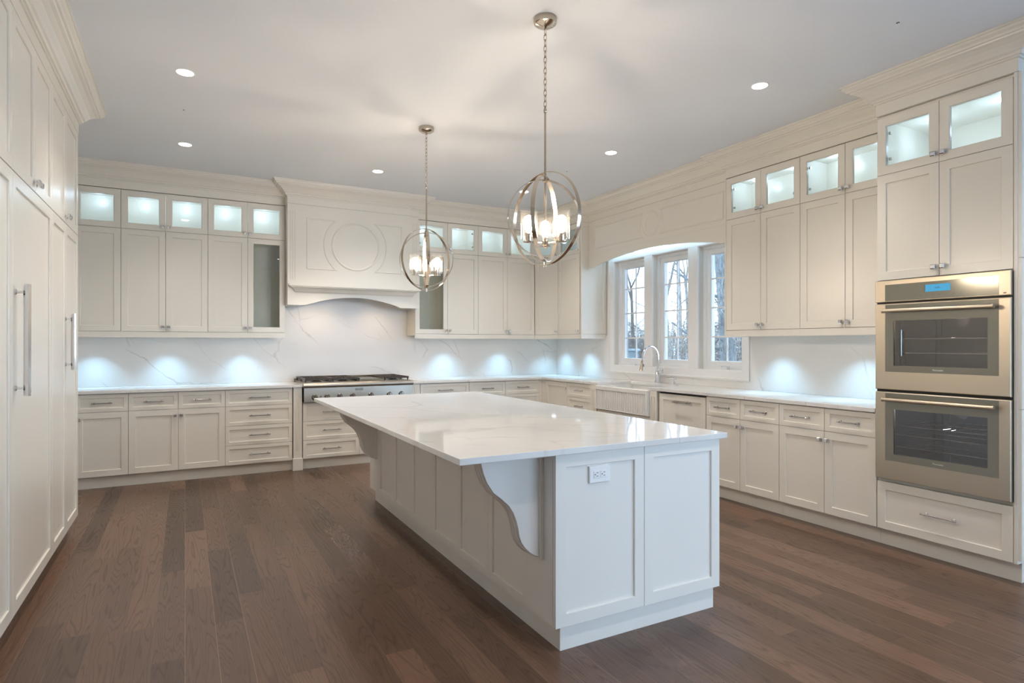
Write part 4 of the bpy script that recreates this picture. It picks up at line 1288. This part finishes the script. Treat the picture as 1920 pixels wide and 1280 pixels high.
pendant(PX, 2.774, 'nearer of two polished nickel orb pendants with three glass shades over the island',
        [(0.250, view_az(PX, 2.774, -45.5)), (0.229, view_az(PX, 2.774, 74)), (0.212, view_az(PX, 2.774, 22))], 2.27, 2.020, view_az(PX, 2.774, 90))
pendant(PX+0.012, 4.628, 'farther of two polished nickel orb pendants with three glass shades over the island',
        [(0.250, view_az(PX, 4.628, 41)), (0.234, view_az(PX, 4.628, 94)), (0.219, view_az(PX, 4.628, -12))], 2.27, 2.030, view_az(PX, 4.628, 88))

# ------------------------------------------------------------ ceiling lights
def can_light(x, y, label):
    t = thing('recessed_light', label, 'ceiling light', (x, y, ZC), group='recessed ceiling lights')
    m = MB(); seg = 28; rings = []
    for rr, zz in ((0.0600, -0.0005), (0.0585, -0.0015), (0.0505, -0.0030), (0.0505, -0.0005)):
        rings.append([(x+rr*math.cos(2*PI*j/seg), y+rr*math.sin(2*PI*j/seg), ZC+zz) for j in range(seg)])
    m.loft(rings, wrap=True)
    finish('trim_ring', m, M['ceiling'], t, smooth=True)
    finish('lens', MB().lathe((x, y, ZC-0.0045), [(0.0490, 0), (0.050, 0.001), (0.050, 0.0038)], 28), M['down'], t)
    light('downlight_beam', 'SPOT', (x, y, ZC-0.012), CEIL_W*6, WARM, (0, 0, 0), parent=t, off=(x, y, ZC), spot_size=math.radians(118), spot_blend=1.0, shadow_soft_size=0.05)
names = {(0.0, 4.43): 'recessed ceiling light nearest the tall cabinets in the upper left of the photo', (0.0, 6.025): 'recessed ceiling light above the left end of the back run',
         (1.72, 6.035): 'recessed ceiling light in front of the range hood', (3.43, 4.428): 'recessed ceiling light nearest the sink windows, mid-ceiling', (3.43, 2.80): 'recessed ceiling light nearest the oven tower, at upper right',
         (3.43, 6.04): 'recessed ceiling light by the inner corner, seen through the near pendant', (0.0, 2.80): 'recessed ceiling light over the near end of the tall cabinets, outside the photo', (3.43, 0.9): 'recessed ceiling light beyond the top right of the photo', (1.72, 0.9): 'recessed ceiling light before the near end of the island, outside the photo'}
for (x, y), l in names.items(): can_light(x, y, l)
def stub(x, y, label, s=1.0):
    t = thing('capped_wire', label, 'ceiling fitting', (x, y, ZC), 'wire stubs on the ceiling')
    finish('plate', MB().lathe((x, y, ZC), [(0.014*s, -0.0005), (0.013*s, -0.004*s)], 14), M['blackhole'], t)
    finish('wire', MB().tube([(x, y, ZC-0.003), (x+0.012*s, y-0.003, ZC-0.010*s), (x+0.004*s, y+0.002, ZC-0.045*s)], 0.004*s, 8), M['plate'], t)
stub(3.42, 1.892, 'small dark wire stub on the ceiling above the ovens', 0.6)
stub(3.41, 5.123, 'tiny dark stub on the ceiling beside the near pendant', 0.5)
stub(-0.009, 5.146, 'tiny dark stub on the ceiling between the two left lights', 0.45)

# ------------------------------------------------------------ outside
GZ = -0.05
finish('bounce_ground_side', MB().box(7.7, 60, -5.3, 1.0, GZ-0.05, GZ), M['bounce_ground'])
tag(bpy.data.objects['bounce_ground_side'], 'unseen pale ground outside the adjoining room, added to bounce daylight', 'ground', kind='structure')
m = MB(); m.box(XW+0.3, 120, 1.001, 110, GZ-0.05, GZ)
o = finish('garden_ground', m, M['ground']); tag(o, 'leaf-strewn ground outside the windows', 'ground'); o['kind'] = 'structure'
o = finish('garden_ground', MB().box(-40, 60, -60, YE-0.25, GZ-0.05, GZ), M['bounce_ground']); tag(o, 'unseen pale ground behind the camera, added to bounce cool light onto the ceiling', 'ground'); o['kind'] = 'structure'

def grow(m, rng, p, d, L, r, depth, spread=0.55, seg=5, upw=0.15, mind=0):
    n = 4; pts = [p]; dd = d.normalized(); rad = [r]
    for i in range(n):
        dd = (dd+Vector((rng.uniform(-1, 1), rng.uniform(-1, 1), rng.uniform(-0.6, 1)))*0.14+Vector((0, 0, upw*0.3))).normalized()
        pts.append(pts[-1]+dd*L/n); rad.append(r*(1-0.42*(i+1)/n))
    m.tube([tuple(q) for q in pts], r, seg if r > 0.03 else 3, cap=False, radii=rad)
    if depth <= mind: return
    for k in range(2 if depth > 3 else 3):
        i = n if k == 0 else rng.randint(1, n)
        s = Vector((rng.uniform(-1, 1), rng.uniform(-1, 1), rng.uniform(-0.25, 0.7))).normalized()
        nd = (dd*(1-spread)+s*spread+Vector((0, 0, upw))).normalized()
        grow(m, rng, pts[i], nd, L*rng.uniform(0.62, 0.85), rad[i]*rng.uniform(0.45, 0.62), depth-1, spread, seg, upw, mind)
def tree(x, y, h, r, label, seed, mat='bark', depth=6, lean=(0, 0), group=None, first=0.42, spread=0.55):
    rng = random.Random(seed)
    t = thing('bare_tree', label, 'tree', (x, y, GZ), group or 'bare trees outside the windows')
    m = MB(); p = Vector((x, y, GZ)); d = Vector((lean[0], lean[1], 1)).normalized()
    L = h*first
    pts = [p]; dd = d
    for i in range(6):
        dd = (dd+Vector((rng.uniform(-1, 1), rng.uniform(-1, 1), 0))*0.05).normalized(); pts.append(pts[-1]+dd*L/6)
    m.tube([tuple(q) for q in pts], r, 12, cap=False, radii=[r*(1.25 if i == 0 else 1-0.05*i) for i in range(7)])
    finish('trunk', m, M[mat], t, smooth=True)
    m = MB()
    for k in range(3):
        s = Vector((rng.uniform(-1, 1), rng.uniform(-1, 1), 0.4)).normalized()
        grow(m, rng, pts[-1-(k > 1)], (dd*0.65+s*0.55), h*0.20, r*0.50, depth, spread)
    for k in range(14):
        i = rng.randint(1, 6); s = Vector((rng.uniform(-1, 1), rng.uniform(-1, 1), 0.35)).normalized()
        grow(m, rng, pts[i], s, h*0.12, r*0.22, 5, 0.6)
    finish('branches', m, M['twig' if mat == 'bark' else mat], t)
    if mat != 'bark':
        m = MB()
        for k in range(420):
            z = GZ+rng.uniform(0.1, 7.5); a = rng.uniform(0, 2*PI); q = r*rng.uniform(0.9, 1.2)
            p0 = Vector((x+math.cos(a)*q, y+math.sin(a)*q, z)); out = Vector((math.cos(a), math.sin(a), rng.uniform(-0.5, 1.2)))
            pp = [p0]
            for i in range(3): pp.append(pp[-1]+(out+Vector((rng.uniform(-1, 1), rng.uniform(-1, 1), rng.uniform(-1, 1)))*0.8).normalized()*rng.uniform(0.06, 0.2))
            m.tube([tuple(c) for c in pp], 0.010, 3, cap=False, radii=[0.012, 0.010, 0.007, 0.004])
        finish('vines', m, M['twig'], t)
tree(14.16, 15.08, 13, 0.10, 'large forked bare tree outside the middle window', 5, depth=6, lean=(0.0, 0.06), first=0.22)
tree(19.45, 20.17, 15, 0.11, 'second bare tree behind the middle window, to the right of the forked one', 12, depth=5)
tree(11.06, 9.93, 12, 0.20, 'thick dark vine-covered trunk outside the right window', 9, mat='barkblue', depth=5, first=0.6)
tree(19.65, 23.47, 14, 0.09, 'slender bare tree outside the left window', 21, depth=6, first=0.3)
tree(23.03, 21.64, 14, 0.10, 'bare tree just left of the vine-covered trunk', 41, depth=5)
tree(36.64, 37.02, 17, 0.16, 'distant bare tree behind the second mullion', 77, depth=5)
def brush(x, y, wd, h, label, seed, leafy, n=260):
    rng = random.Random(seed); m = MB()
    for k in range(n):
        bx = x+rng.gauss(0, wd*0.35); by = y+rng.gauss(0, wd*0.35); hh = h*rng.uniform(0.45, 1.0)
        pts = [(bx, by, GZ)]; lx, ly = rng.uniform(-0.35, 0.35), rng.uniform(-0.35, 0.35)
        for i in range(1, 5): pts.append((bx+lx*hh*(i/4)**1.5, by+ly*hh*(i/4)**1.5, GZ+hh*i/4))
        m.tube(pts, 0.02, 4, cap=False, radii=[0.020, 0.016, 0.013, 0.009, 0.005])
        for j in range(5):
            q = pts[rng.randint(1, 4)]; e = (q[0]+rng.uniform(-0.6, 0.6), q[1]+rng.uniform(-0.6, 0.6), q[2]+rng.uniform(0, 0.6))
            m.tube([q, e], 0.008, 3, cap=False)
            if leafy:
                for l in range(9):
                    c = Vector(q).lerp(Vector(e), rng.random())+Vector((rng.uniform(-.2, .2), rng.uniform(-.2, .2), rng.uniform(-.2, .2))); s = 0.07
                    a1 = Vector((rng.uniform(-1, 1), rng.uniform(-1, 1), rng.uniform(-1, 1))).normalized()*s
                    a2 = Vector((rng.uniform(-1, 1), rng.uniform(-1, 1), rng.uniform(-1, 1))).normalized()*s
                    i0 = len(m.v); m.v += [c-a1, c+a2, c+a1, c-a2]; m.f.append([i0, i0+1, i0+2, i0+3])
    o = finish('undergrowth', m, M['leaf' if leafy else 'twig']); tag(o, label, 'undergrowth', kind='stuff')
brush(27.19, 33.04, 9, 3.0, 'twiggy brush outside the left window', 3, False, 420)
brush(28.44, 30.08, 8, 2.6, 'twiggy brush outside the middle window', 4, False, 420)
brush(38.51, 38.28, 14, 3.2, 'far twiggy brush across the middle and right windows', 8, False, 500)
brush(13.71, 11.91, 3.0, 2.2, 'brush beside the thick trunk outside the right window', 6, False, 260)
brush(21.48, 17.93, 6, 3.4, 'dense twiggy brush outside the right window', 14, False, 420)

def wheelie(x, y, label, s=1.0, sticker=False):
    t = thing('wheeled_bin', label, 'bin', (x, y, GZ), 'bins outside the windows')
    ang = math.atan2(y, x)
    fr = Fr((x, y), (math.sin(ang), -math.cos(ang)), (-math.cos(ang), -math.sin(ang)))
    m = MB(fr)
    def R(hw, hd, z): return [(-hw, -hd, z), (hw, -hd, z), (hw, hd, z), (-hw, hd, z)]
    m.loft([R(0.22*s, 0.24*s, GZ+0.0), R(0.28*s, 0.34*s, GZ+0.95*s)])
    finish('tub', m, M['bin'], t, bevel=0.03, bseg=2)
    m = MB(fr); m.loft([R(0.33*s, 0.40*s, GZ+0.955*s), R(0.33*s, 0.40*s, GZ+1.01*s), R(0.27*s, 0.33*s, GZ+1.06*s)])
    finish('lid', m, M['bin'], t, bevel=0.02, bseg=2)
    if sticker: finish('sticker', MB(fr).box(0.02*s, 0.20*s, 0.335*s, 0.345*s, GZ+0.78*s, GZ+0.93*s), M['binlabel'], t)
    for k in (-1, 1):
        finish('wheel', MB(fr).lathe((k*0.24*s-0.03, -0.26*s, GZ+0.1), [(0.1, 0), (0.1, 0.06)], 16, 'u'), M['slot'], t)
wheelie(17.58, 21.18, 'large blue-grey bin outside, low in the left window', 1.12)
wheelie(21.24, 22.61, 'blue-grey wheeled bin with a white sticker, low in the middle window', 1.1, True)
